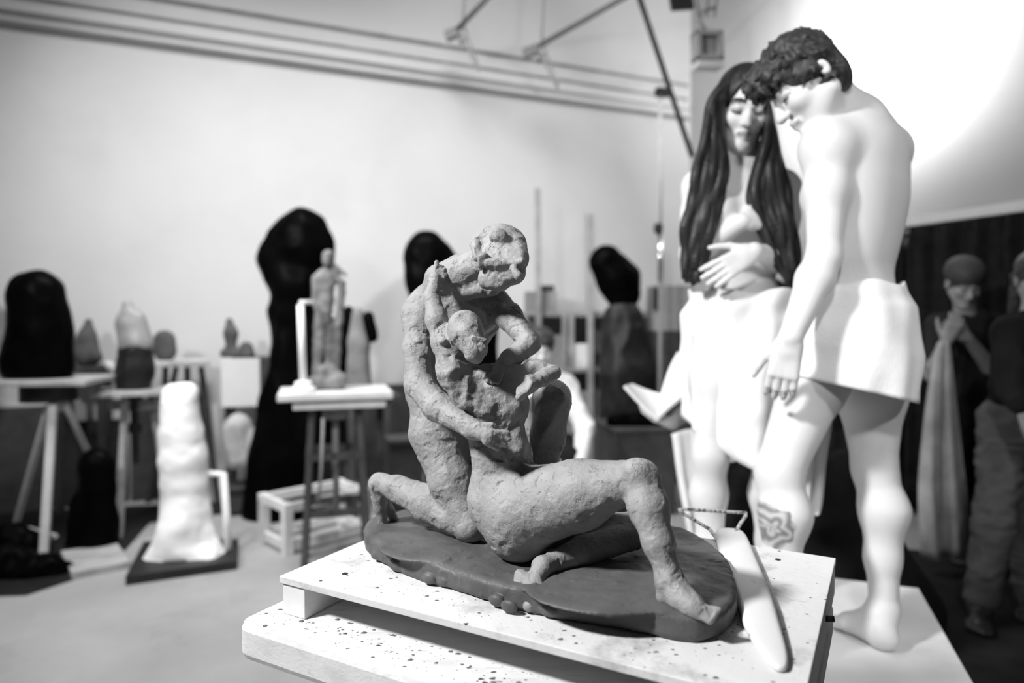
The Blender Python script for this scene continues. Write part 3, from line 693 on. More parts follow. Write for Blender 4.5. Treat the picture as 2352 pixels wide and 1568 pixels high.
s.ball(shl, .05, .04); s.ball(shr, .05, .04)
e1, w1 = P(1588, 585, 2.12), P(1706, 508, 2.03)
arm(s, shl, e1, w1, .9); hand(s, w1, V(1, .2, .12), V(.1, -1, .2), V(0, 0, 1), .92, (.1, .2, .2))
e2, w2 = P(1806, 598, 2.13), P(1732, 577, 2.0)
arm(s, shr, e2, w2, .9); hand(s, w2, V(-.86, -.08, -.5), V(-.1, -1, .1), V(-.3, 0, .9), .98, (.12, .2, .2), .1)
leg(s, P(1645, 780, 2.15), P(1632, 1045, 2.1), P(1634, 1352, 2.13), -fwdW, .95, (.085, .075, .054, .056, .036))
leg(s, P(1752, 780, 2.17), P(1768, 1045, 2.12), P(1772, 1352, 2.15), -fwdW, .95, (.085, .075, .054, .056, .036))
for x, d in ((1634, 2.13), (1772, 2.15)):
    a = P(x, 1360, d); hq = V(a[0], a[1]+.03, zf); foot(s, a, hq, hq+V(.02 if x > 1700 else -.05, -.22, 0), .035)
def tintW(v, tn): tint_head(v, tn, hcW, hfW, huW, 1., .2, .55, .28)
person_mesh('body', s, M['skin'], wom, tintW)
brows(qW, 1., wom)
h = SDF(.0042, .006)
h.ell(qW(0, -.02, .045), V(.085, .108, .093), hAW, .02); h.ell(qW(0, .1, -.018), V(.058, .07, .108), hAW, .012, -1)
rg = np.random.default_rng(8)
LM = [(160, 1690, 1700), (190, 1655, 1690), (230, 1622, 1662), (300, 1614, 1664), (360, 1600, 1672), (400, 1590, 1672), (450, 1580, 1665), (500, 1571, 1652), (560, 1562, 1638), (610, 1560, 1628), (655, 1566, 1606)]
RM = [(160, 1712, 1722), (190, 1722, 1752), (230, 1750, 1768), (300, 1757, 1782), (360, 1738, 1796), (400, 1722, 1806), (450, 1716, 1818), (500, 1724, 1828), (560, 1752, 1836), (610, 1780, 1840), (655, 1800, 1834)]
def smooth_rows(rows, yy):
    ys, a_, b_ = (np.array(q, float) for q in zip(*rows)); g = np.linspace(ys[0], ys[-1], 120); kk = np.exp(-((np.arange(-12, 13))/6.)**2); kk /= kk.sum()
    sm = lambda q: np.convolve(np.pad(np.interp(g, ys, q), 12, 'edge'), kk, 'valid')
    return np.interp(yy, g, sm(a_)), np.interp(yy, g, sm(b_))
for rows, sg in ((LM, -1), (RM, 1)):
    for layer, (d0, d1) in enumerate(((2.075, 2.03), (2.1, 2.06), (2.15, 2.1))):
        for i in range(11):
            t0 = (i+.5)/11+rg.normal()*.03; ph = rg.random()*6; jd = rg.normal()*.009; fq = .03+.02*rg.random(); am = 2+3*rg.random()
            yy = np.linspace(165, 655-rg.random()*45, 46); aa, b2 = smooth_rows(rows, yy)
            x = aa+9+(b2-aa-18)*t0+np.sin(yy*fq+ph)*am*np.clip((yy-300)/150, 0, 1)
            dd = d0+(d1-d0)*np.clip((yy-180)/200, 0, 1)+jd+.004*np.sin(yy*fq*1.3+ph*2)
            dd = np.where(yy < 240, 2.085-.03*(yy-160)/80+.03*layer, dd) if layer else dd-.012*np.clip((230-yy)/60, -1, 0)
            r_ = (.0125+.003*rg.random())*np.where(yy < 540, 1, 1-.6*(yy-540)/115)
            h.chain([P(a1, b1, c1) for a1, b1, c1 in zip(x, yy, dd)], list(r_), .003)
v, f = h.build(); obj('long_hair', (v, f), M['hair'], wom, smooth=True, label='very long wavy dark hair')
def hemW(an, p): return -.16*math.exp(-((p[0]-.74)/.13)**2)+.02*math.sin(an*3)
cloth('waist_cloth', [(P(1706, 668, 2.17), X*.166, Y*.125), (P(1704, 720, 2.17), X*.182, Y*.14), (P(1704, 830, 2.17), X*.186, Y*.155), (P(1716, 955, 2.17), X*.19, Y*.165)],
      M['towel'], wom, .009, 7, 5, hemW, label='white cloth wrapped round the hips')
def strip(pts, w0, w1, sag=.01, n=6):
    vs = []; m_ = len(pts)
    for i, p in enumerate(pts):
        w = w0+(w1-w0)*i/(m_-1)
        for j in range(n+1):
            q = j/n-.5; vs.append(V(p)+V(w*q, .03*math.cos(q*9+i*.5)*.5, -sag*math.cos(q*math.pi)*(i == m_-1)*3))
    return vs, [(i*(n+1)+j, i*(n+1)+j+1, (i+1)*(n+1)+j+1, (i+1)*(n+1)+j) for i in range(m_-1) for j in range(n)]
for pts, a, b in (([P(1868, 915, 2.16), P(1872, 990, 2.16), P(1866, 1060, 2.15), P(1870, 1110, 2.15), P(1872, 1165, 2.15)], .12, .05),
                  ([P(1830, 915, 2.13), P(1838, 990, 2.13), P(1846, 1060, 2.12), P(1848, 1140, 2.12)], .1, .05)):
    o = obj('cloth_tail', strip(pts, a, b), M['towel'], wom, smooth=True); so = o.modifiers.new('t', 'SOLIDIFY'); so.thickness = .006; ss = o.modifiers.new('s', 'SUBSURF'); ss.levels = 1; ss.render_levels = 2
# ------------------------------------------------------------------ other people: a dressed figure from joints
def dressed(label, loc, J, fw, k=1., hk=1., skin='skin2', shirt='black', trousers='black', hairm='hairm', hs=None, sleeves='long', cap=None, shoe='leather', hair_len=.0, up=(0, 0, 1), group=None, kk=.0055, curl=(.3, .5, .4)):
    fw = nz(V(*fw[:2], 0)); sv = np.cross(fw, V(0, 0, 1)); A = [sv, fw, V(0, 0, 1)]; t = thing('person', label, 'person', loc, group)
    hfw = V(fw)+V(0, 0, -.25) if hs is None else V(hs)
    b = SDF(kk, .03); c = SDF(kk, .02); l = SDF(kk, .02)
    ch = (J['shL']+J['shR'])/2; hp = (J['hpL']+J['hpR'])/2; tor = nz(ch-hp); At = [nz(J['shR']-J['shL']), nz(np.cross(tor, nz(J['shR']-J['shL']))), tor]
    for sd, g in ((b, 0), (c, .016)):
        sd.ell(mix(ch, hp, .2), V(.165+g, .1+g, .2+g)*k, At, .05); sd.ell(mix(ch, hp, .6), V(.14+g, .095+g, .18+g)*k, At, .05); sd.ell(ch, V(.16+g, .065+g, .07+g)*k, At, .05)
        if sd is b or True: sd.ell(hp, V(.155+g, .11+g, .13+g)*k, At, .05)
        for S_ in 'LR': sd.ball(J['sh'+S_], (.055+g)*k, .04)
    b.cone(ch, J['head']-V(0, 0, .06), .056*k, .052*k, .03)
    q, hA = head(b, J['head'], hfw, up, hk)
    for S_ in 'LR':
        arm(b, J['sh'+S_], J['el'+S_], J['wr'+S_], k); d_ = J.get('hd'+S_, J['wr'+S_]-J['el'+S_]); hand(b, J['wr'+S_], d_, J.get('hn'+S_, fw), J.get('hs'+S_, V(0, 0, 1)), k, curl)
        if sleeves == 'long': limb(c, [J['sh'+S_], J['el'+S_], mix(J['el'+S_], J['wr'+S_], .95)], [.07*k, .056*k, .043*k], .03)
        else: limb(c, [J['sh'+S_], mix(J['sh'+S_], J['el'+S_], .6)], [.07*k, .062*k], .03)
        leg(b, J['hp'+S_], J['kn'+S_], J['an'+S_], -fw, k)
        limb(l, [J['hp'+S_], J['kn'+S_], mix(J['kn'+S_], J['an'+S_], .92)], [.105*k, .078*k, .062*k], .03)
        an = J['an'+S_]; hl = V(an[0], an[1], .012)-fw*.05; foot(b, an, hl, hl+fw*.22, .036)
        sh = SDF(kk, .015); foot(sh, an-V(0, 0, .015), hl-fw*.012, hl+fw*.235, .045, 1.22)
        v, f = sh.build(); v[:, 2] = np.maximum(v[:, 2], .002); obj('shoe', (v, f), M[shoe], t, smooth=True)
    l.ell(hp, V(.172, .128, .12)*k, At, .04)
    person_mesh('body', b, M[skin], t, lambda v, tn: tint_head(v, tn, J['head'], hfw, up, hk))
    v, f = c.build(); v = crumple(v, f, .008, 9); obj('shirt', (v, f), M[shirt], t, smooth=True)
    v, f = l.build(); v = crumple(v, f, .011, 9, stretch=(1, 1, 1.8)); obj('trousers', (v, f), M[trousers], t, smooth=True)
    hr = SDF(kk*.85, .02); hr.ell(q(0, -.018, .045), V(.087, .11, .09)*hk, hA, .02); hr.ell(q(0, -.07, -.02), V(.065, .04, .075)*hk, hA, .02)
    hr.ell(q(0, .11, -.035), V(.09, .07, .082)*hk, hA, .01, -1)
    for s_ in (1, -1): hr.ell(q(s_*.09, .03, -.06), V(.04, .05, .06)*hk, hA, .01, -1)
    if hair_len:
        for a_ in np.linspace(-1, 1, 9): hr.cone(q(.07*a_, -.06, .0), q(.085*a_, -.075+.02*abs(a_), -hair_len), .03, .02, .01)
    v, f = hr.build(); v = crumple(v, f, .006, 25); obj('hair', (v, f), M[hairm], t, smooth=True)
    if cap:
        cp = SDF(kk*.85, .015); cp.ell(q(0, -.02, .06), V(.098, .12, .085)*hk, hA, .01); cp.ell(q(0, 0, -.045), V(.2, .2, .08), hA, .005, -1)
        v, f = cp.build(); obj('cap', (v, f), M[cap], t, smooth=True)
    return t
J = dict(head=P(2214, 650, 3.76), shL=P(2275, 752, 3.86), shR=P(2160, 750, 3.8), elL=P(2290, 865, 3.8), elR=P(2140, 860, 3.74), wrL=P(2222, 775, 3.58), wrR=P(2172, 785, 3.56),
         hpL=P(2250, 965, 3.88), hpR=P(2190, 965, 3.86), knL=P(2246, 1115, 3.84), knR=P(2192, 1115, 3.82), anL=P(2240, 1252, 3.86), anR=P(2188, 1252, 3.84), hdL=V(-.8, -.3, .3), hdR=V(.2, -.3, .8))
for q_ in ('anL', 'anR'): J[q_][2] = .09
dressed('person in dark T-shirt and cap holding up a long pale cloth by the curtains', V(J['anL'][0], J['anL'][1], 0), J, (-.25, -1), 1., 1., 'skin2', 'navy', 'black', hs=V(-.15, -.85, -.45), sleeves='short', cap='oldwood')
# pale cloth in that person's hands
def hang(p, z0, w0, w1, seed, depth=.05):
    rg = np.random.default_rng(seed); ph = rg.random(3)*6; n, m_ = 26, 24; vs = []
    for i in range(m_):
        T = i/(m_-1); w = w0+(w1-w0)*min(1, T*1.5)**.7
        for j in range(n+1):
            q = j/n*2-1; fo = math.sin(q*7+ph[0]+T*1.2)*.5+math.sin(q*13+ph[1])*.25
            vs.append(V(p)+V(w*q*.5+.05*T*T, depth*fo*(.25+T)-.0, -(p[2]-z0)*T-.02*q*q))
    return vs, [(i*(n+1)+j, i*(n+1)+j+1, (i+1)*(n+1)+j+1, (i+1)*(n+1)+j) for i in range(m_-1) for j in range(n)]
def hanging(name, geo, mm, label, cat, th=.006):
    o = obj(name, geo, M[mm], smooth=True); so = o.modifiers.new('t', 'SOLIDIFY'); so.thickness = th; tag(o, label, cat); return o
pa = P(2168, 780, 3.5)
hanging('cloth', hang(pa, .12, .06, .24, 2), 'sack', 'long pale cloth hanging from the hands of the person in the dark T-shirt', 'cloth')
J = dict(head=P(2385, 640, 3.02), shL=P(2420, 775, 3.1), shR=P(2320, 765, 2.98), elL=P(2460, 890, 3.0), elR=P(2325, 900, 2.86), wrL=P(2420, 960, 2.9), wrR=P(2352, 930, 2.72),
         hpL=P(2380, 960, 3.15), hpR=P(2310, 960, 3.1), knL=P(2370, 1190, 3.1), knR=P(2285, 1190, 3.02), anL=P(2360, 1400, 3.12), anR=P(2250, 1400, 3.02), hdR=V(.1, -.3, -.8), hnR=V(-.7, -.6, 0))
for q_ in ('anL', 'anR'): J[q_][2] = .09
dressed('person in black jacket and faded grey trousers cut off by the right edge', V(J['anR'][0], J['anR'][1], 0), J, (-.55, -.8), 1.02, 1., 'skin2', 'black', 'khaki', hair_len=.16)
J = dict(head=P(1242, 800, 4.2), shL=P(1300, 890, 4.25), shR=P(1195, 890, 4.22), elL=P(1345, 985, 4.12), elR=P(1180, 1000, 4.15), wrL=P(1330, 1060, 3.9), wrR=P(1240, 1060, 3.9),
         hpL=P(1290, 1090, 4.35), hpR=P(1215, 1090, 4.33), knL=P(1310, 1100, 3.95), knR=P(1215, 1100, 3.93), anL=P(1310, 1255, 4.0), anR=P(1215, 1255, 3.98))
for q_ in ('anL', 'anR'): J[q_][2] = .09
for q_ in ('hpL', 'hpR', 'knL', 'knR'): J[q_][2] = .52
dressed('person seated behind the clay sculpture with dark hair, face half hidden by its elbow', V(J['hpL'][0], J['hpL'][1], .0), J, (.05, -1), .98, .98, 'skin', 'panel', 'black')
st = thing('stool', 'plain dark stool under the seated person behind the sculpture', 'stool', V(*((J['hpL']+J['hpR'])/2)[:2], 0)); q_ = (J['hpL']+J['hpR'])/2
obj('seat', MB().lathe(V(q_[0], q_[1], .33), [(.0, 0), (.17, 0), (.175, .015), (.17, .03), (0, .03)], 24), M['oldwood'], st)
for a in (45, 135, 225, 315):
    r_ = math.radians(a); obj('leg', MB().tube([V(q_[0]+.12*math.cos(r_), q_[1]+.12*math.sin(r_), .335), V(q_[0]+.17*math.cos(r_), q_[1]+.17*math.sin(r_), 0)], .016), M['oldwood'], st)
J = dict(head=P(1745, 560, 3.05), shL=P(1830, 690, 3.1), shR=P(1660, 690, 3.1), elL=P(1850, 850, 3.05), elR=P(1630, 900, 3.0), wrL=P(1800, 930, 2.85), wrR=P(1545, 972, 2.72),
         hpL=P(1790, 960, 3.12), hpR=P(1700, 960, 3.12), knL=P(1790, 1190, 3.05), knR=P(1700, 1190, 3.05), anL=P(1790, 1380, 3.1), anR=P(1700, 1380, 3.1), hdR=V(-1, -.25, .3), hnR=V(-.2, .1, -.9))
for q_ in ('anL', 'anR'): J[q_][2] = .09
dressed('person mostly hidden behind the long-haired model, hand holding an open sketchbook', V(J['anL'][0], J['anL'][1], 0), J, (-.3, -1), 1., 1., 'skin', 'black', 'black', sleeves='short')
bk_ = thing('sketchbook', 'open white sketchbook held out beside the long-haired model', 'sketchbook', P(1512, 958, 2.68))
h0, h1 = P(1514, 962, 2.62), P(1522, 905, 2.86)
def leaf(e0, e1, th, bulge):
    n = 10; vs = []
    for side_ in (0, 1):
        for i in range(n+1):
            q = i/n
            for hq, eq in ((h0, e0), (h1, e1)):
                p = mix(hq, eq, q); nn = nz(np.cross(e0-h0, h1-h0)); vs.append(p+nn*(bulge*math.sin(q*math.pi)+th*side_))
    N_ = 2*(n+1); fs = []
    for i in range(n):
        a = 2*i; fs += [(a, a+1, a+3, a+2), (N_+a, N_+a+2, N_+a+3, N_+a+1), (a, a+2, N_+a+2, N_+a), (a+1, N_+a+1, N_+a+3, a+3)]
    fs += [(0, N_, N_+1, 1), (2*n, 2*n+1, N_+2*n+1, N_+2*n)]
    return vs, fs
obj('left_pages', leaf(P(1436, 884, 2.62), P(1452, 880, 2.86), .012, .004), M['paper'], bk_)
obj('right_pages', leaf(P(1600, 900, 2.68), P(1560, 812, 2.9), .012, .01), M['paper'], bk_)
hanging('cloth', hang(P(1590, 985, 2.66), .48, .16, .1, 6, .02), 'towel', 'white cloth hanging below the sketchbook beside the long-haired model', 'cloth')
# ================================================================== the studio behind
def chainpx(sd, pts, d, k=.03, fl=.75):
    for (a, b) in zip(pts[:-1], pts[1:]):
        sd.cone(P(a[0], a[1], d), P(b[0], b[1], d), R(a[2], d), R(b[2], d), k, (V(0, 1, 0), fl))
def wrapped(name, label, cat, chains, d, m_, h=.012, amp=.012, sc=7, zmin=None, fl=.75, group=None, parent=None, pl=None):
    sd = SDF(h, .04)
    for c_ in chains: chainpx(sd, c_, d, .04, fl)
    v, f = sd.build(); v = crumple(v, f, amp, sc, stretch=(1, 1, .5))
    if zmin is not None: v[:, 2] = np.maximum(v[:, 2], zmin)
    o = obj(name, (v, f), M[m_], parent, smooth=True, label=pl if parent else None)
    return o if parent else tag(o, label, cat, group or {'bagged_sculpture': 'wrapped sculptures round the studio', 'plastic_bag': 'crumpled black plastic bags', 'clay_study': 'small clay studies along the wall'}.get(name))
def disc(c, r, z0, z1, n=40): return MB().lathe(V(c[0], c[1], 0), [(r, z0), (r, z1)], n)
def zat(py, d): return P(1176, py, d)[2]
# --- left tripod turntable with the large black bag
d = 4.1; c = P(112, 870, d); zt = zat(866, d)
t = thing('turntable_stand', 'sculptor\'s tripod stand with pale legs under the big black bag at far left', 'stand', V(c[0], c[1], 0))
obj('table_top', MB().box(V(c[0]-.02, c[1], zt-.018), (.66, .5, .03), rz=.15), M['greywood'], t, bevel=.004)
obj('turntable', disc(c, .15, zt-.14, zt-.033), M['blackpaint'], t); obj('hub', disc(P(135, 930, d), .05, zt-.2, zt-.14), M['whitepaint'], t)
for a, b, w in (((122, 930, 4.0), (100, 1285, 3.86), .045), ((112, 930, 4.05), (36, 1208, 4.25), .035), ((150, 928, 4.05), (212, 1060, 4.3), .035)):
    pa, pb = P(*a), P(*b)
    if pb[2] > .05: pb = pb+(pb-pa)*((.0-pb[2])/(pb[2]-pa[2])) if w < .04 and a[0] != 112 else pb
    obj('leg', MB().beam(pa, pb, w, w*.7), M['whitepaint'], t, bevel=.004)
obj('lower_brace', MB().beam(P(36, 1206, 4.2), P(128, 1232, 3.95), .025, .02), M['whitepaint'], t)
wrapped('bagged_sculpture', 'big dome-shaped sculpture under a black plastic bag on the far left tripod stand', 'sculpture',
        [[(82, 690, 60), (92, 760, 64), (80, 832, 74)], [(75, 672, 50), (92, 672, 50)], [(95, 720, 58), (105, 840, 60)], [(40, 850, 16), (125, 850, 16)]], d, 'bag', zmin=zt)
wrapped('bagged_sculpture', 'pale wrapped sculpture cut off by the left edge', 'sculpture', [[(-28, 720, 34), (-30, 780, 30), (-26, 842, 36)]], 4.6, 'film', zmin=zat(860, 4.6))
# --- dark ledge and cone shaped piece
d = 4.85; t = thing('side_table', 'dark low table holding the small cone-shaped piece beside the big black bag', 'table', V(*P(195, 840, d)[:2], 0)); zt = zat(838, d)
c = P(190, 838, d)
obj('table_top', MB().box(V(c[0], c[1], zt-.03), (.36, .34, .05), rz=.4), M['oldwood'], t, bevel=.004)
for sx, sy in ((-1, -1), (1, -1), (1, 1), (-1, 1)): q = V(c[0], c[1])+.13*(V(.92, .39)*sx+V(-.39, .92)*sy); obj('leg', MB().beam(V(*q, zt-.05), V(*q, 0), .04, .04), M['oldwood'], t)
wrapped('clay_study', 'small dark cone-shaped clay study between the big black bag and the pale wrapped bust', 'sculpture', [[(203, 740, 10), (200, 775, 20), (200, 812, 30)], [(178, 822, 10), (225, 822, 10)]], d, 'clay3', zmin=zt-.001, h=.009, amp=.006)
wrapped('plaster_scrap', 'small white plaster scrap on the corner of the dark low table', 'plaster', [[(250, 838, 9), (268, 850, 12)]], 4.45, 'plaster', h=.007, amp=.004, zmin=None)
# --- bust half in dark, half in cloudy film, on a stand
d = 4.35; zt = zat(893, d); c = P(308, 895, d)
t = thing('modelling_stand', 'wooden stand with dark screw post under the film-wrapped bust', 'stand', V(c[0], c[1], 0))
obj('table_top', MB().box(V(c[0], c[1], zt-.015), (.42, .4, .03), rz=.4), M['greywood'], t, bevel=.004)
obj('crosspiece', MB().box(V(c[0], c[1], zt-.1), (.3, .06, .06), rz=.1), M['greywood'], t)
obj('screw_post', MB().lathe(V(c[0], c[1], 0), [(.022, .42), (.024, zt-.14), (.05, zt-.12), (.05, zt-.03)], 20).lathe(V(c[0], c[1], 0), [(.042, .62), (.042, .68)], 20), M['blackpaint'], t)
for a in (30, 150, 270): r_ = math.radians(a); obj('leg', MB().beam(V(c[0]+.1*math.cos(r_), c[1]+.1*math.sin(r_), zt-.05), V(c[0]+.2*math.cos(r_), c[1]+.2*math.sin(r_), 0), .035, .035), M['greywood'], t)
t = thing('bagged_sculpture', 'bust wrapped in cloudy plastic film above and dark film below', 'sculpture', V(c[0], c[1], zt))
wrapped('dark_wrap', '', '', [[(310, 810, 38), (308, 850, 40), (305, 880, 38)]], d, 'bag2', zmin=zt, parent=t, pl='dark lower wrap')
wrapped('film_wrap', '', '', [[(292, 702, 12), (298, 740, 28), (308, 790, 36)], [(318, 735, 16), (325, 790, 24)]], d, 'film', parent=t, pl='cloudy film over the bust', amp=.008)
# --- grey egg on a white topped table
d = 5.0; zt = zat(826, d); c = P(418, 830, d)
t = thing('side_table', 'white-topped table on dark splayed legs behind the white column', 'table', V(c[0], c[1], 0))
obj('table_top', MB().box(V(c[0], c[1], zt-.016), (.36, .34, .03), rz=.4), M['whitepaint'], t, bevel=.004)
for a, b in (((430, 842), (436, 1180)), ((462, 842), (500, 1150)), ((380, 842), (372, 1170)), ((405, 842), (340, 1190))):
    pa = P(a[0], a[1], d); pb = P(b[0], b[1], d+.0); pb[2] = 0; obj('leg', MB().beam(pa, pb, .03, .03), M['oldwood'], t)
wrapped('clay_study', 'small grey egg-shaped clay piece on the white-topped table', 'sculpture', [[(378, 782, 24), (380, 805, 25)]], 4.95, 'clay3', zmin=zt, h=.008, amp=.004)
# --- white plaster column on its black base board
d = 3.8; t = thing('plaster_column', 'tall rough white plaster column with a flared foot on a black board', 'sculpture', V(*PZ(418, 1290, .05)[:2], .05))
sd = SDF(.009, .04)
chainpx(sd, [(412, 925, 42), (416, 1000, 48), (421, 1050, 52), (424, 1110, 48), (427, 1180, 50)], d, .02, .9); chainpx(sd, [(396, 902, 22), (432, 900, 24)], d, .03, .9); chainpx(sd, [(398, 940, 26), (398, 1180, 27)], d, .03)
chainpx(sd, [(427, 1180, 48), (428, 1250, 60)], d, .05, 1); chainpx(sd, [(352, 1296, 20), (480, 1284, 20)], 3.72, .06, 1); chainpx(sd, [(400, 1225, 36), (375, 1290, 34)], 3.72, .08); chainpx(sd, [(465, 1230, 26), (500, 1278, 20)], 3.8, .06)
v, f = sd.build(); v = crumple(v, f, .006, 11, ridge=False); v[:, 2] = np.maximum(v[:, 2], .05)
obj('column', (v, f), M['plaster'], t, smooth=True)
c = PZ(420, 1300, .0)
obj('base_board', MB().slab([tuple(PZ(x, y, 0)[:2]) for x, y in ((288, 1345), (545, 1308), (548, 1255), (330, 1262))], 0, .05), M['blackpaint'], t, bevel=.004)
obj('bracket', MB().tube([P(478, 1088, 3.85), P(512, 1088, 3.85), P(520, 1180, 3.85), P(524, 1262, 3.83)], .021, 10), M['plaster'], t, smooth=True, label='plaster covered iron bracket')
# --- black bag figure and heap at lower left
wrapped('bagged_sculpture', 'upright figure in a black bag on the floor beside the pale tripod leg', 'sculpture', [[(222, 1070, 40), (225, 1120, 38), (215, 1200, 50), (212, 1275, 58)], [(180, 1160, 22), (200, 1140, 22)]], 4.0, 'bag', zmin=.04)
o = obj('floor_board', MB().slab([tuple(PZ(x, y, 0)[:2]) for x, y in ((165, 1332), (300, 1305), (270, 1262), (140, 1280))], 0, .038), M['greywood']); tag(o, 'pale-edged board on the floor under the upright black bag', 'board')
for i, (ch, dd, lb) in enumerate(((([(30, 1300, 50), (70, 1315, 45)]), 3.6, 'heap of crumpled black plastic in the lower left corner'), (([(105, 1310, 44), (135, 1325, 36)]), 3.62, 'crumpled black plastic bag beside the pale tripod foot'), (([(20, 1240, 40), (80, 1265, 36)]), 3.95, 'crumpled black bag behind the pale tripod foot'))):
    wrapped('plastic_bag', lb, 'plastic bag', [ch], dd, 'bag', amp=.025, sc=9, zmin=.003)
def leaning(x0, x1, h, m_, label):  # dark boards added to deepen the shade and clutter along the wall
    (a, s0), (b, s1) = wallpt(x0, .03), wallpt(x1, .03); a2, b2 = wallpt(x0, .03)[0]+WN*.1, wallpt(x1, .03)[0]+WN*.1
    v = [V(*a2, 0), V(*b2, 0), V(*b, h), V(*a, h)]; n_ = V(*WN, .1)*.025
    o = obj('board', MB().add(v+[q+n_ for q in v], [(0, 1, 2, 3), (7, 6, 5, 4), (0, 4, 5, 1), (1, 5, 6, 2), (2, 6, 7, 3), (3, 7, 4, 0)]), M[m_]); tag(o, label, 'board', 'dark boards added for the shade along the back wall')
leaning(-60, 120, .72, 'oldwood', 'added dark board leaning on the wall behind the far left tripod stand')
leaning(128, 292, .6, 'blackpaint', 'added black board leaning on the wall under the small cone-shaped piece')
leaning(300, 470, .75, 'oldwood', 'added dark board leaning on the wall behind the white column')
leaning(640, 800, .7, 'blackpaint', 'added black board leaning on the wall behind the two-board stand')
leaning(806, 960, .78, 'oldwood', 'added dark board leaning on the wall left of the two-humped black bag')
o = obj('plastic_and_shade_sheet', MB().slab([tuple(PZ(x, y, 0)[:2]) for x, y in ((-80, 1372), (60, 1368), (175, 1330), (290, 1262), (345, 1200), (520, 1180), (520, 1152), (250, 1165), (-120, 1180))], .0, .003), M['bag2']); tag(o, 'dark plastic sheet enlarged to stand in for the shaded floor under the stands at left', 'plastic sheet')  # dark colour stands in for floor shade; the front corner is real plastic
# --- box with white panel and two little figures
d = 4.95; c0 = P(553, 880, d); bx = V(.918, .395)
z0, z1 = zat(934, d), zat(823, d); ax = [V(.97, .24, 0), V(-.24, .97, 0), V(0, 0, 1)]
t = thing('cabinet', 'small cabinet with a white front panel left of the tall black bag', 'cabinet', V(c0[0], c0[1], 0))
obj('body', MB().box(V(c0[0]+.06, c0[1]+.2, (z0+z1)/2), (.36, .36, z1-z0), ax=ax), M['oldwood'], t, bevel=.004)
obj('door', MB().box(V(c0[0], c0[1], (z0+z1)/2), (.265, .016, z1-z0), ax=ax), M['panel'], t, bevel=.003, label='white front panel')
for sx in (-.1, .2):
    for sy in (.06, .34): q = V(c0[0], c0[1], 0)+ax[0]*sx+ax[1]*sy; obj('leg', MB().beam(V(q[0], q[1], z0), V(q[0], q[1], 0), .035, .035), M['oldwood'], t)
wrapped('figurine', 'slim dark figurine standing on the white-fronted cabinet', 'figurine', [[(527, 738, 9), (530, 765, 14), (532, 812, 11)], [(517, 812, 12), (545, 812, 12)]], 5.1, 'clay3', zmin=z1, h=.008, amp=.005)
wrapped('figurine', 'squat dark clay lump beside the slim figurine on the cabinet', 'figurine', [[(566, 800, 16), (568, 812, 18)]], 5.1, 'clay3', zmin=z1, h=.008, amp=.005)
# --- the tall black bag
d = 4.68
wrapped('bagged_sculpture', 'tallest sculpture in black plastic, wide head on a narrow shaft', 'sculpture',
        [[(694, 540, 60), (700, 570, 64)], [(645, 590, 52), (680, 650, 56), (668, 720, 48)], [(640, 545, 26), (660, 530, 30)], [(612, 596, 18), (650, 650, 30)], [(668, 720, 46), (668, 820, 50), (662, 930, 62), (650, 1060, 74), (640, 1180, 80)], [(735, 560, 30), (725, 640, 34)], [(715, 700, 30), (725, 1000, 60)]],
        d, 'bag', h=.014, amp=.022, sc=5, zmin=.004)
# --- pale turntable stand with clay figure
d = 3.72; zt = zat(893, d); c = P(770, 905, d); rz = .28
t = thing('modelling_stand', 'tall dark stand with two stacked pale boards holding the standing clay figure', 'stand', V(c[0], c[1], 0))
ax = [V(math.cos(rz), math.sin(rz), 0), V(-math.sin(rz), math.cos(rz), 0), V(0, 0, 1)]
obj('table_top', MB().box(V(c[0], c[1], zt-.02), (.58, .42, .036), ax=ax), M['palewood'], t, bevel=.004)
obj('lower_board', MB().box(V(c[0]+.02, c[1], zt-.068), (.47, .36, .034), ax=ax), M['palewood'], t, bevel=.004)
q0 = V(c[0]+.0, c[1], 0)
obj('screw_post', MB().tube([q0+V(0, 0, .3), q0+V(0, 0, zt-.085)], .018).lathe(q0, [(.06, zt-.16), (.07, zt-.15), (.07, zt-.09)], 20), M['greymetal'], t, smooth=True)
for sx, sy in ((-1, -1), (1, -1), (1, 1), (-1, 1)):
    a = q0+ax[0]*sx*.12+ax[1]*sy*.1; b = q0+ax[0]*sx*.17+ax[1]*sy*.15
    obj('leg', MB().beam(V(a[0], a[1], zt-.085), V(b[0], b[1], 0), .032, .032), M['oldwood'], t)
for z in (.32, .62):
    r_ = .135+.03*(1-z); g = MB(); qs = [q0+ax[0]*sx*r_+ax[1]*sy*(r_-.02)+V(0, 0, z) for sx, sy in ((-1, -1), (1, -1), (1, 1), (-1, 1))]
    for i in range(4): g.beam(qs[i], qs[(i+1) % 4], .02, .04)
    obj('brace', g, M['oldwood'], t)
for a, b in (((742, 985), (738, 1180)), ): obj('chain', MB().tube([P(742, 960, 3.5), P(738, 1080, 3.48), P(732, 1150, 3.48)], .008), M['greymetal'], t, smooth=True)
sd = SDF(.006, .02)
chainpx(sd, [(753, 585, 13), (752, 600, 12)], 3.72, .015, .9); chainpx(sd, [(745, 640, 24), (748, 690, 18), (742, 730, 20)], 3.72, .02); chainpx(sd, [(728, 640, 12), (724, 690, 9), (735, 720, 8)], 3.70, .01)
chainpx(sd, [(765, 632, 14), (785, 650, 8), (782, 700, 9), (778, 745, 9)], 3.74, .012); chainpx(sd, [(768, 612, 6), (793, 631, 5)], 3.74, .01)
chainpx(sd, [(735, 740, 15), (732, 800, 12), (728, 870, 9)], 3.72, .012); chainpx(sd, [(755, 740, 15), (758, 800, 12), (752, 870, 9)], 3.74, .012); chainpx(sd, [(772, 760, 13), (768, 860, 12)], 3.75, .012)
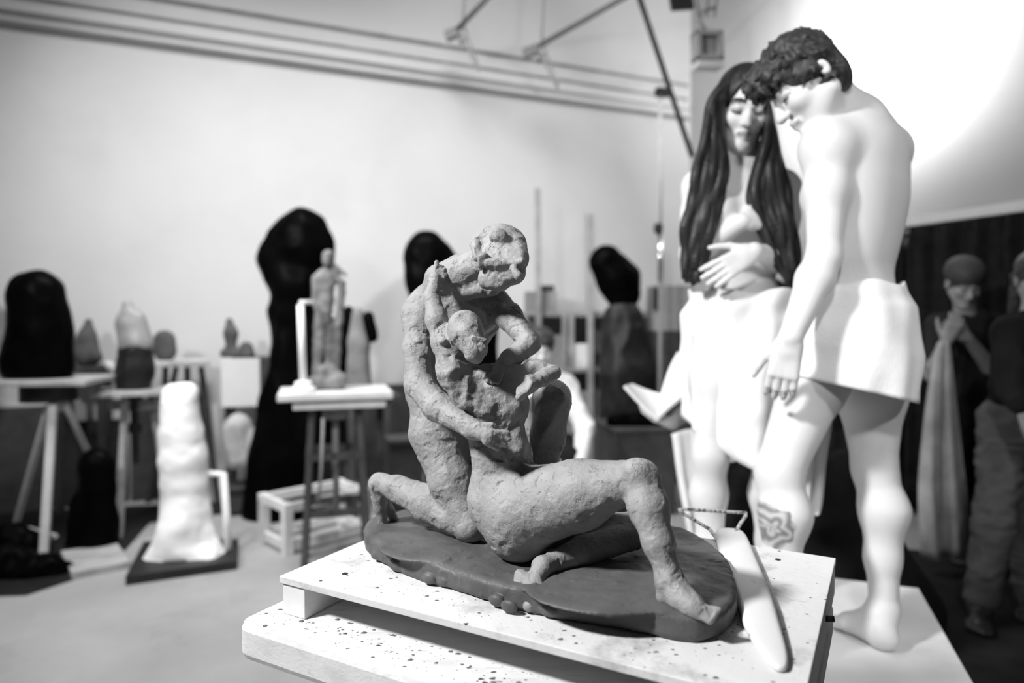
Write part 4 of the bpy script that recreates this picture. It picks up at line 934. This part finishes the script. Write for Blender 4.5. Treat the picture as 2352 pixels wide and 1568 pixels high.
chainpx(sd, [(722, 880, 16), (775, 875, 22)], 3.72, .02, 1.2); chainpx(sd, [(728, 850, 8), (760, 855, 18)], 3.72, .02, 1)
v, f = sd.build(); v = crumple(v, f, .006, 22, False); v[:, 2] = np.maximum(v[:, 2], zt)
o = obj('clay_figure', (v, f), M['clay2'], smooth=True); tag(o, 'tall thin standing clay figure on the pale two-board stand', 'sculpture')
t = thing('candle_post', 'white post on a round white foot at the left of the pale two-board stand', 'post', V(*P(697, 900, 3.58)[:2], zt))
q = P(697, 900, 3.58)
obj('base', MB().lathe(V(q[0], q[1], zt), [(.06, 0), (.062, .02), (.05, .028), (.045, .03), (.045, .05), (.03, .056)], 24), M['plaster'], t, smooth=False)
obj('shaft', MB().tube([V(q[0], q[1], zt+.05), P(690, 700, 3.58)], .018), M['plaster'], t, smooth=True)
obj('arm', MB().tube([P(690, 694, 3.58), P(718, 694, 3.66)], .011), M['plaster'], t, smooth=True)
# --- half covered figure behind
d = 4.7; t = thing('bagged_sculpture', 'grey clay figure between open black plastic flaps behind the standing clay figure', 'sculpture', V(*P(815, 880, d)[:2], zat(905, d)))
wrapped('figure', '', '', [[(818, 725, 20), (820, 790, 28), (822, 880, 32)]], d, 'clay2', parent=t, amp=.01, h=.009)
wrapped('plastic_flap', '', '', [[(800, 715, 14), (782, 800, 22), (778, 870, 24)], [(845, 730, 14), (855, 775, 13)]], d-.02, 'bag', parent=t, pl='black plastic', h=.009)
c = P(842, 905, d)
t = thing('side_table', 'dark table carrying the half covered grey figure', 'table', V(c[0], c[1], 0)); zt = zat(905, d)
obj('table_top', MB().box(V(c[0], c[1], zt-.02), (.42, .3, .04), rz=.4), M['oldwood'], t)
for sx, sy in ((-1, -1), (1, -1), (1, 1), (-1, 1)): q = V(c[0], c[1])+.12*(V(.92, .39)*sx+V(-.39, .92)*sy); obj('leg', MB().beam(V(*q, zt-.04), V(*q, 0), .045, .045), M['oldwood'], t)
# --- pale open wooden crate
d = 3.92; A0 = PZ(660, 1275, 0)[:2]; u1 = nz(PZ(838, 1228, 0)[:2]-A0); u2 = nz(PZ(550, 1215, 0)[:2]-A0); L1 = np.linalg.norm(PZ(838, 1228, 0)[:2]-A0); L2 = .3; hh = .3
t = thing('crate', 'open pale wooden frame crate standing on the floor behind the clay sculpture', 'crate', V(*(A0+u1*L1/2+u2*L2/2), 0))
cor = [A0, A0+u1*L1, A0+u1*L1+u2*L2, A0+u2*L2]
for q in cor: obj('post', MB().beam(V(*q, 0), V(*q, hh), .06, .05, up=V(*u1, 0)), M['palewood'], t, bevel=.003)
for i in range(4):
    for z in (.05, hh-.03): a, b = cor[i], cor[(i+1) % 4]; obj('rail', MB().beam(V(*a, z), V(*b, z), .03, .055), M['palewood'], t, bevel=.003)
# --- sacks and low clutter along the wall
wrapped('paper_sack', 'pale crumpled paper sack slumped between the column and the tall black bag', 'sack', [[(545, 985, 32), (560, 1050, 38), (555, 1110, 40)], [(590, 1010, 20), (590, 1080, 28)]], 4.75, 'sack', amp=.03, zmin=.32)
def lowbox(name, label, cat, x0, x1, ytop, d, m_, dep=.4, zb=0, rz=.4, group=None):
    a, b = P(x0, ytop, d), P(x1, ytop, d); w_ = (b-a)[0]; zt = a[2]; c = (a+b)/2+V(0, dep/2, 0)
    t = thing(name, label, cat, V(c[0], c[1], zb), group); ax = [V(math.cos(rz), math.sin(rz), 0), V(-math.sin(rz), math.cos(rz), 0), V(0, 0, 1)]
    obj('body', MB().box(V(c[0], c[1], (zt+zb)/2-.0), (w_*.96, dep, zt-zb-.04), ax=ax), M[m_], t, bevel=.005)
    obj('lid', MB().box(V(c[0], c[1], zt-.012), (w_, dep+.03, .024), ax=ax), M[m_], t, bevel=.004); return t
lowbox('chest', 'dark chest under the sack between column and tall black bag', 'chest', 500, 600, 1118, 4.66, 'oldwood', dep=.22)
lowbox('chest', 'dark chest right of the tall black bag, behind the pale open crate', 'chest', 880, 962, 1010, 4.3, 'oldwood', dep=.22, rz=.3)
lowbox('bench', 'dark low bench right of the seated person', 'bench', 1392, 1545, 985, 4.6, 'oldwood', dep=.5, rz=.2)
wrapped('plastic_bag', 'black plastic heap lying on the dark low bench', 'plastic bag', [[(1410, 968, 16), (1500, 965, 20)]], 4.75, 'bag', zmin=zat(985, 4.6), amp=.02)
# --- black bags behind the sculpture
d = 4.9
wrapped('bagged_sculpture', 'black plastic covered sculpture with two-humped top right behind the clay man\'s back', 'sculpture',
        [[(978, 580, 50), (985, 640, 52), (1020, 720, 60)], [(1005, 600, 44), (1035, 620, 34)], [(1000, 700, 50), (1080, 760, 62), (1085, 860, 60), (1075, 1020, 90), (1070, 1150, 100)]], d, 'bag', h=.014, amp=.018, zmin=.004)
d = 5.5
t = thing('bagged_sculpture', 'dark wrapped figure with a black bag over its head right of the poles', 'sculpture', V(*P(1435, 900, d)[:2], 0))
wrapped('head_bag', '', '', [[(1392, 602, 38), (1418, 640, 48), (1430, 680, 36)], [(1440, 640, 28), (1442, 670, 28)]], d, 'bag', parent=t, pl='black bag over the head', amp=.014)
wrapped('wrapped_body', '', '', [[(1432, 735, 46), (1440, 850, 62), (1440, 980, 64), (1440, 1150, 66)]], d, 'bag2', parent=t, pl='dark plastic round the body', amp=.02, zmin=.004)
# --- easels and shelving at the back
d = 5.9
def pole(x0, y0, x1, label, name='pole', m_='greywood', w=.05, d=5.9):
    a = P(x0, y0, d); b = P(x1, 900, d); b = b*1.; b[2] = 0; a2 = V(a[0], a[1], a[2]); o = obj(name, MB().beam(b, a2, w, w), M[m_], bevel=.004); return tag(o, label, 'pole', 'wooden poles leaning on the back wall shelving')
pole(1235, 432, 1239, 'tall grey wooden pole rising behind the small carton')
pole(1355, 492, 1357, 'shorter grey wooden pole rising left of the bagged head')
t = thing('shelving', 'open grey shelving frame along the back wall behind the sculpture', 'shelving', V(*P(1300, 900, 6.05)[:2], 0)); dd = 6.0
for i, x in enumerate((1205, 1296, 1312, 1400, 1588)):
    for off in (0, .4):
        a = P(x, 718, dd+off); obj('upright', MB().beam(V(a[0], a[1], a[2]), V(a[0], a[1], 0), .045, .045), M['greywood'], t)
a, b = P(1200, 726, dd+.41), P(1595, 726, dd+.41); obj('back_panel', MB().box(V(((a+b)/2)[0], a[1]+.03, a[2]/2), ((b-a)[0], .02, a[2])), M['box'], t)
for y in (720, 850, 960):
    a, b = P(1200, y, dd), P(1595, y, dd); obj('shelf', MB().box((a+b)/2+V(0, .2, 0), ((b-a)[0], .44, .03)), M['greywood'], t)
def carton(x0, x1, y0, y1, d, m_, label, name='carton', dep=.28):
    a, b = P(x0, y0, d), P(x1, y1, d); c = (a+b)/2; o = obj(name, MB().box(V(c[0], c[1]+dep/2, c[2]), (abs(b[0]-a[0]), dep, abs(a[2]-b[2]))), M[m_], bevel=.004); return tag(o, label, 'box')
carton(1206, 1280, 669, 716.5, 6.0, 'box', 'grey carton on top of the shelving below the tall pole')
carton(1234, 1274, 655, 668.5, 6.03, 'oldwood', 'small dark box lying on the grey carton', 'small_box', .18)
carton(1318, 1352, 790, 846, 6.02, 'panel', 'pale box on the middle shelf left of the dark wrapped figure')
carton(1216, 1290, 770, 846, 6.02, 'box', 'grey box on the middle shelf behind the seated person')
carton(1320, 1390, 900, 956, 6.02, 'box', 'grey box on the lower shelf left of the dark wrapped figure')
t = thing('cabinet', 'grey cabinet with a dark open bay behind the thin chromed stand', 'cabinet', V(*P(1545, 900, 5.6)[:2], 0))
a, b = P(1503, 655, 5.5), P(1592, 760, 5.5); c = (a+b)/2
obj('upper_box', MB().box(V(c[0], c[1]+.16, c[2]), (b[0]-a[0], .32, a[2]-b[2])), M['box'], t, bevel=.004)
obj('door', MB().box(V(P(1508, 685, 5.5)[0], c[1]-.012, zat(685, 5.5)), (.06, .02, .18)), M['blackpaint'], t)
obj('lower_box', MB().box(V(c[0], c[1]+.16, b[2]/2), (b[0]-a[0], .32, b[2])), M['oldwood'], t, bevel=.004)
# --- thin stand with boom
d = 5.3; t = thing('light_stand', 'thin chromed stand carrying a long dark diagonal boom left of the long-haired model', 'stand', V(*P(1517, 900, d)[:2], 0))
q = P(1517, 900, d)
obj('tube', MB().tube([V(q[0], q[1], .02), P(1517, 640, d)], .018), M['greymetal'], t, smooth=True)
obj('chrome_section', MB().tube([P(1517, 645, d), P(1517, 535, d)], .02), M['chrome'], t, smooth=True)
obj('upper_tube', MB().tube([P(1517, 540, d), P(1517, 215, d)], .014), M['whitepaint'], t, smooth=True)
obj('knob', MB().lathe(P(1512, 525, d), [(.02, -.04), (.035, -.02), (.035, .03), (.02, .04)], 16), M['blackpaint'], t)
obj('clamp', MB().box(P(1521, 212, d), (.1, .06, .06), rz=.3).tube([P(1505, 208, d), P(1540, 216, d)], .018), M['blackpaint'], t)
obj('boom', MB().tube([P(1462, -25, 5.1), P(1590, 360, 5.5)], .021), M['blackpaint'], t, smooth=True)
for a in (10, 130, 250): r_ = math.radians(a); obj('foot', MB().tube([V(q[0], q[1], .3), V(q[0]+.2*math.cos(r_), q[1]+.2*math.sin(r_), .015)], .012), M['greymetal'], t, smooth=True)
# --- hanging work lamp and ceiling arms
d = 4.6; t = thing('hanging_lamp', 'small box-shaped lamp hanging from cables at the top, left of the bowed head', 'lamp', P(1625, 110, d))
c = P(1624, 108, d)
fr = MB(); ax = [V(.97, .22, .06), V(-.22, .97, 0), V(-.06, 0, 1)]
w_, h_ = .19, .19
for s_ in (1, -1):
    fr.box(c+ax[0]*s_*(w_/2-.014), (.028, .1, h_), ax=ax); fr.box(c+ax[2]*s_*(h_/2-.014), (w_, .1, .028), ax=ax)
obj('housing', fr, M['box'], t); obj('reflector', MB().box(c+ax[1]*.03, (w_-.05, .02, h_-.05), ax=ax), M['panel'], t)
obj('tray', MB().box(c-ax[2]*(h_/2+.03), (w_, .1, .04), ax=ax), M['whitepaint'], t)
obj('hook', MB().tube([c+V(0, 0, .09), c+V(-.05, 0, .17), c+V(-.03, 0, .24), c+V(.05, 0, .26)], .012), M['greymetal'], t, smooth=True)
for dx in (-.09, .0, .08): obj('cable', MB().tube([c+V(dx*.6, 0, .2), c+V(dx, 0, .42), c+V(dx*.7, .02, CEIL-c[2])], .008), M['greymetal'], t, smooth=True)
for i, (x0, y0, x1, y1, lb) in enumerate(((1046, 72, 1120, -5, 'thin ceiling rod with a dark clamp and looped cable, left one near the top'), (1226, 112, 1432, -5, 'thin ceiling rod with a dark clamp and looped cable, longer one nearer the boom'))):
    d = 5.6; a, b = P(x0, y0, d), P(x1, y1, d-.3); e = b+(b-a)*((CEIL-b[2])/(b[2]-a[2]))
    t = thing('ceiling_rod', lb, 'rod', V(e[0], e[1], CEIL), 'rods hanging from the ceiling')
    obj('rod', MB().tube([a, b, e], .022), M['greymetal'], t, smooth=True)
    obj('clamp', MB().box(a+V(-.02, 0, -.02), (.13, .07, .07), ax=[nz(V(.9, 0, .35)), V(0, 1, 0), nz(V(-.35, 0, .9))]).box(a+V(.06, 0, -.07), (.06, .05, .05)), M['greymetal'], t)
    pts = [a+V(.02, -.02, -.02)]+[a+V(.06+.14*math.sin(q*3.1), -.03, -.06-.32*math.sin(q*math.pi)+q*.1) for q in np.linspace(.1, 1, 9)]+[a+V(.1, -.03, .8), V(a[0]+.1, a[1], CEIL)]
    obj('cable', MB().tube(pts, .009), M['conduit'], t, smooth=True)
q = P(1556, 8, 4.9)
t = thing('light_flag', 'dark light-blocking flag hanging at the top edge between boom and hanging lamp', 'light flag', q)
obj('flag_board', MB().box(q+V(0, 0, .2), (.17, .03, .5), ax=[V(.97, .2, .15), V(-.2, .98, 0), V(-.15, 0, .98)]), M['blackpaint'], t)
obj('hanger', MB().tube([q+V(0, 0, .42), V(q[0], q[1], CEIL)], .012), M['blackpaint'], t)
# --- flood lamp on a stand behind the models
LP = P(1872, 165, 4.7)
t = thing('flood_lamp', 'bright flood lamp on a stand behind the bowed head, glaring on the right wall', 'lamp', V(LP[0], LP[1], 0))
obj('housing', MB().lathe(LP-V(0, 0, .0), [(.02, -.12), (.09, -.1), (.1, .0), (.06, .06), (.02, .07)], 24), M['blackpaint'], t)
obj('stem', MB().tube([V(LP[0], LP[1], .02), LP-V(0, 0, .11)], .014), M['greymetal'], t, smooth=True)
for a in (20, 140, 260): r_ = math.radians(a); obj('leg', MB().tube([V(LP[0], LP[1], .4), V(LP[0]+.35*math.cos(r_), LP[1]+.35*math.sin(r_), .012)], .011), M['greymetal'], t, smooth=True)
# --- black cloth over a block behind the platform
sd = SDF(.014, .05); q0 = P(1935, 1075, 2.85); q1 = PZ(1990, 1330, .1); q1 = V(q0[0]+.12, q0[1]+.05, .1)
sd.cone(q0, q1, .07, .27, .05); sd.cone(q0+V(-.05, 0, -.05), q1+V(-.25, .05, .02), .07, .18, .05); sd.cone(q0+V(0, 0, -.1), q1+V(.12, .0, 0), .07, .2, .05)
v, f = sd.build(); v = crumple(v, f, .02, 6, stretch=(1, 1, .4)); v[:, 2] = np.maximum(v[:, 2], .003)
o = obj('black_drape', (v, f), M['black'], smooth=True); tag(o, 'black cloth draped over a low block behind the platform', 'drape')
# ================================================================== camera, light
cam = bpy.data.cameras.new('camera'); co = bpy.data.objects.new('camera', cam); C.objects.link(co)
co.location = (0, 0, H); co.rotation_euler = (math.pi/2-PITCH, 0, 0)
cam.lens = 24; cam.sensor_width = 36; cam.clip_start = .05
cam.dof.use_dof = True; cam.dof.focus_distance = 1.1; cam.dof.aperture_fstop = 1.8; cam.dof.aperture_blades = 0
bpy.context.scene.camera = co
def area(name, loc, target, size, power, spread=180):
    l = bpy.data.lights.new(name, 'AREA'); l.shape = 'DISK'; l.size = size; l.energy = power; l.spread = math.radians(spread)
    o = bpy.data.objects.new(name, l); C.objects.link(o); o.location = loc
    o.rotation_euler = (Vector(target)-Vector(loc)).to_track_quat('-Z', 'Y').to_euler(); return o
area('key_lamp', (-1.9, .25, 3.1), (.1, 1.15, 1.1), .35, 92, 130)
area('unseen_ceiling_light', (-1.6, 2.9, 5.0), (-1.6, 4.4, 0), 1.4, 80, 106)
area('wall_fill', (-3.2, 1.2, 3.2), (0, 6, 1.2), .2, 30, 84)  # unseen fill light added so objects throw shadows rightwards on the back wall
area('unseen_ceiling_light', (-.2, 3.5, 5.05), (.5, 6.4, 1.3), 1.2, 40, 100)  # unseen second overhead light, added to brighten the right part of the back wall
ml = bpy.data.lights.new('model_spot', 'SPOT'); ml.energy = 285; ml.shadow_soft_size = .15; ml.spot_size = math.radians(27); ml.spot_blend = .3
mo_ = bpy.data.objects.new('model_spot', ml); C.objects.link(mo_); mo_.location = (-.35, -1.6, 3.6)
mo_.rotation_euler = (Vector((1.0, 2.0, 1.25))-mo_.location).to_track_quat('-Z', 'Y').to_euler()
ml = bpy.data.lights.new('model_spot', 'SPOT'); ml.energy = 235; ml.shadow_soft_size = .15; ml.spot_size = math.radians(27); ml.spot_blend = .3
mo_ = bpy.data.objects.new('model_spot', ml); C.objects.link(mo_); mo_.location = (2.6, -1.2, 3.5)
mo_.rotation_euler = (Vector((1.0, 2.0, 1.25))-mo_.location).to_track_quat('-Z', 'Y').to_euler()
w = bpy.data.worlds.new('world'); bpy.context.scene.world = w; w.use_nodes = True
w.node_tree.nodes['Background'].inputs[0].default_value = (1, 1, 1, 1); w.node_tree.nodes['Background'].inputs[1].default_value = .01
vs_ = bpy.context.scene.view_settings; vs_.view_transform = 'Standard'; vs_.look = 'None'; vs_.exposure = -.16; vs_.gamma = 1
fl_ = area('flood_panel', tuple(LP+V(.12, .04, .02)), tuple(LP+V(.12, .04, .02)+V(.74, .46, .43)), .16, 86)
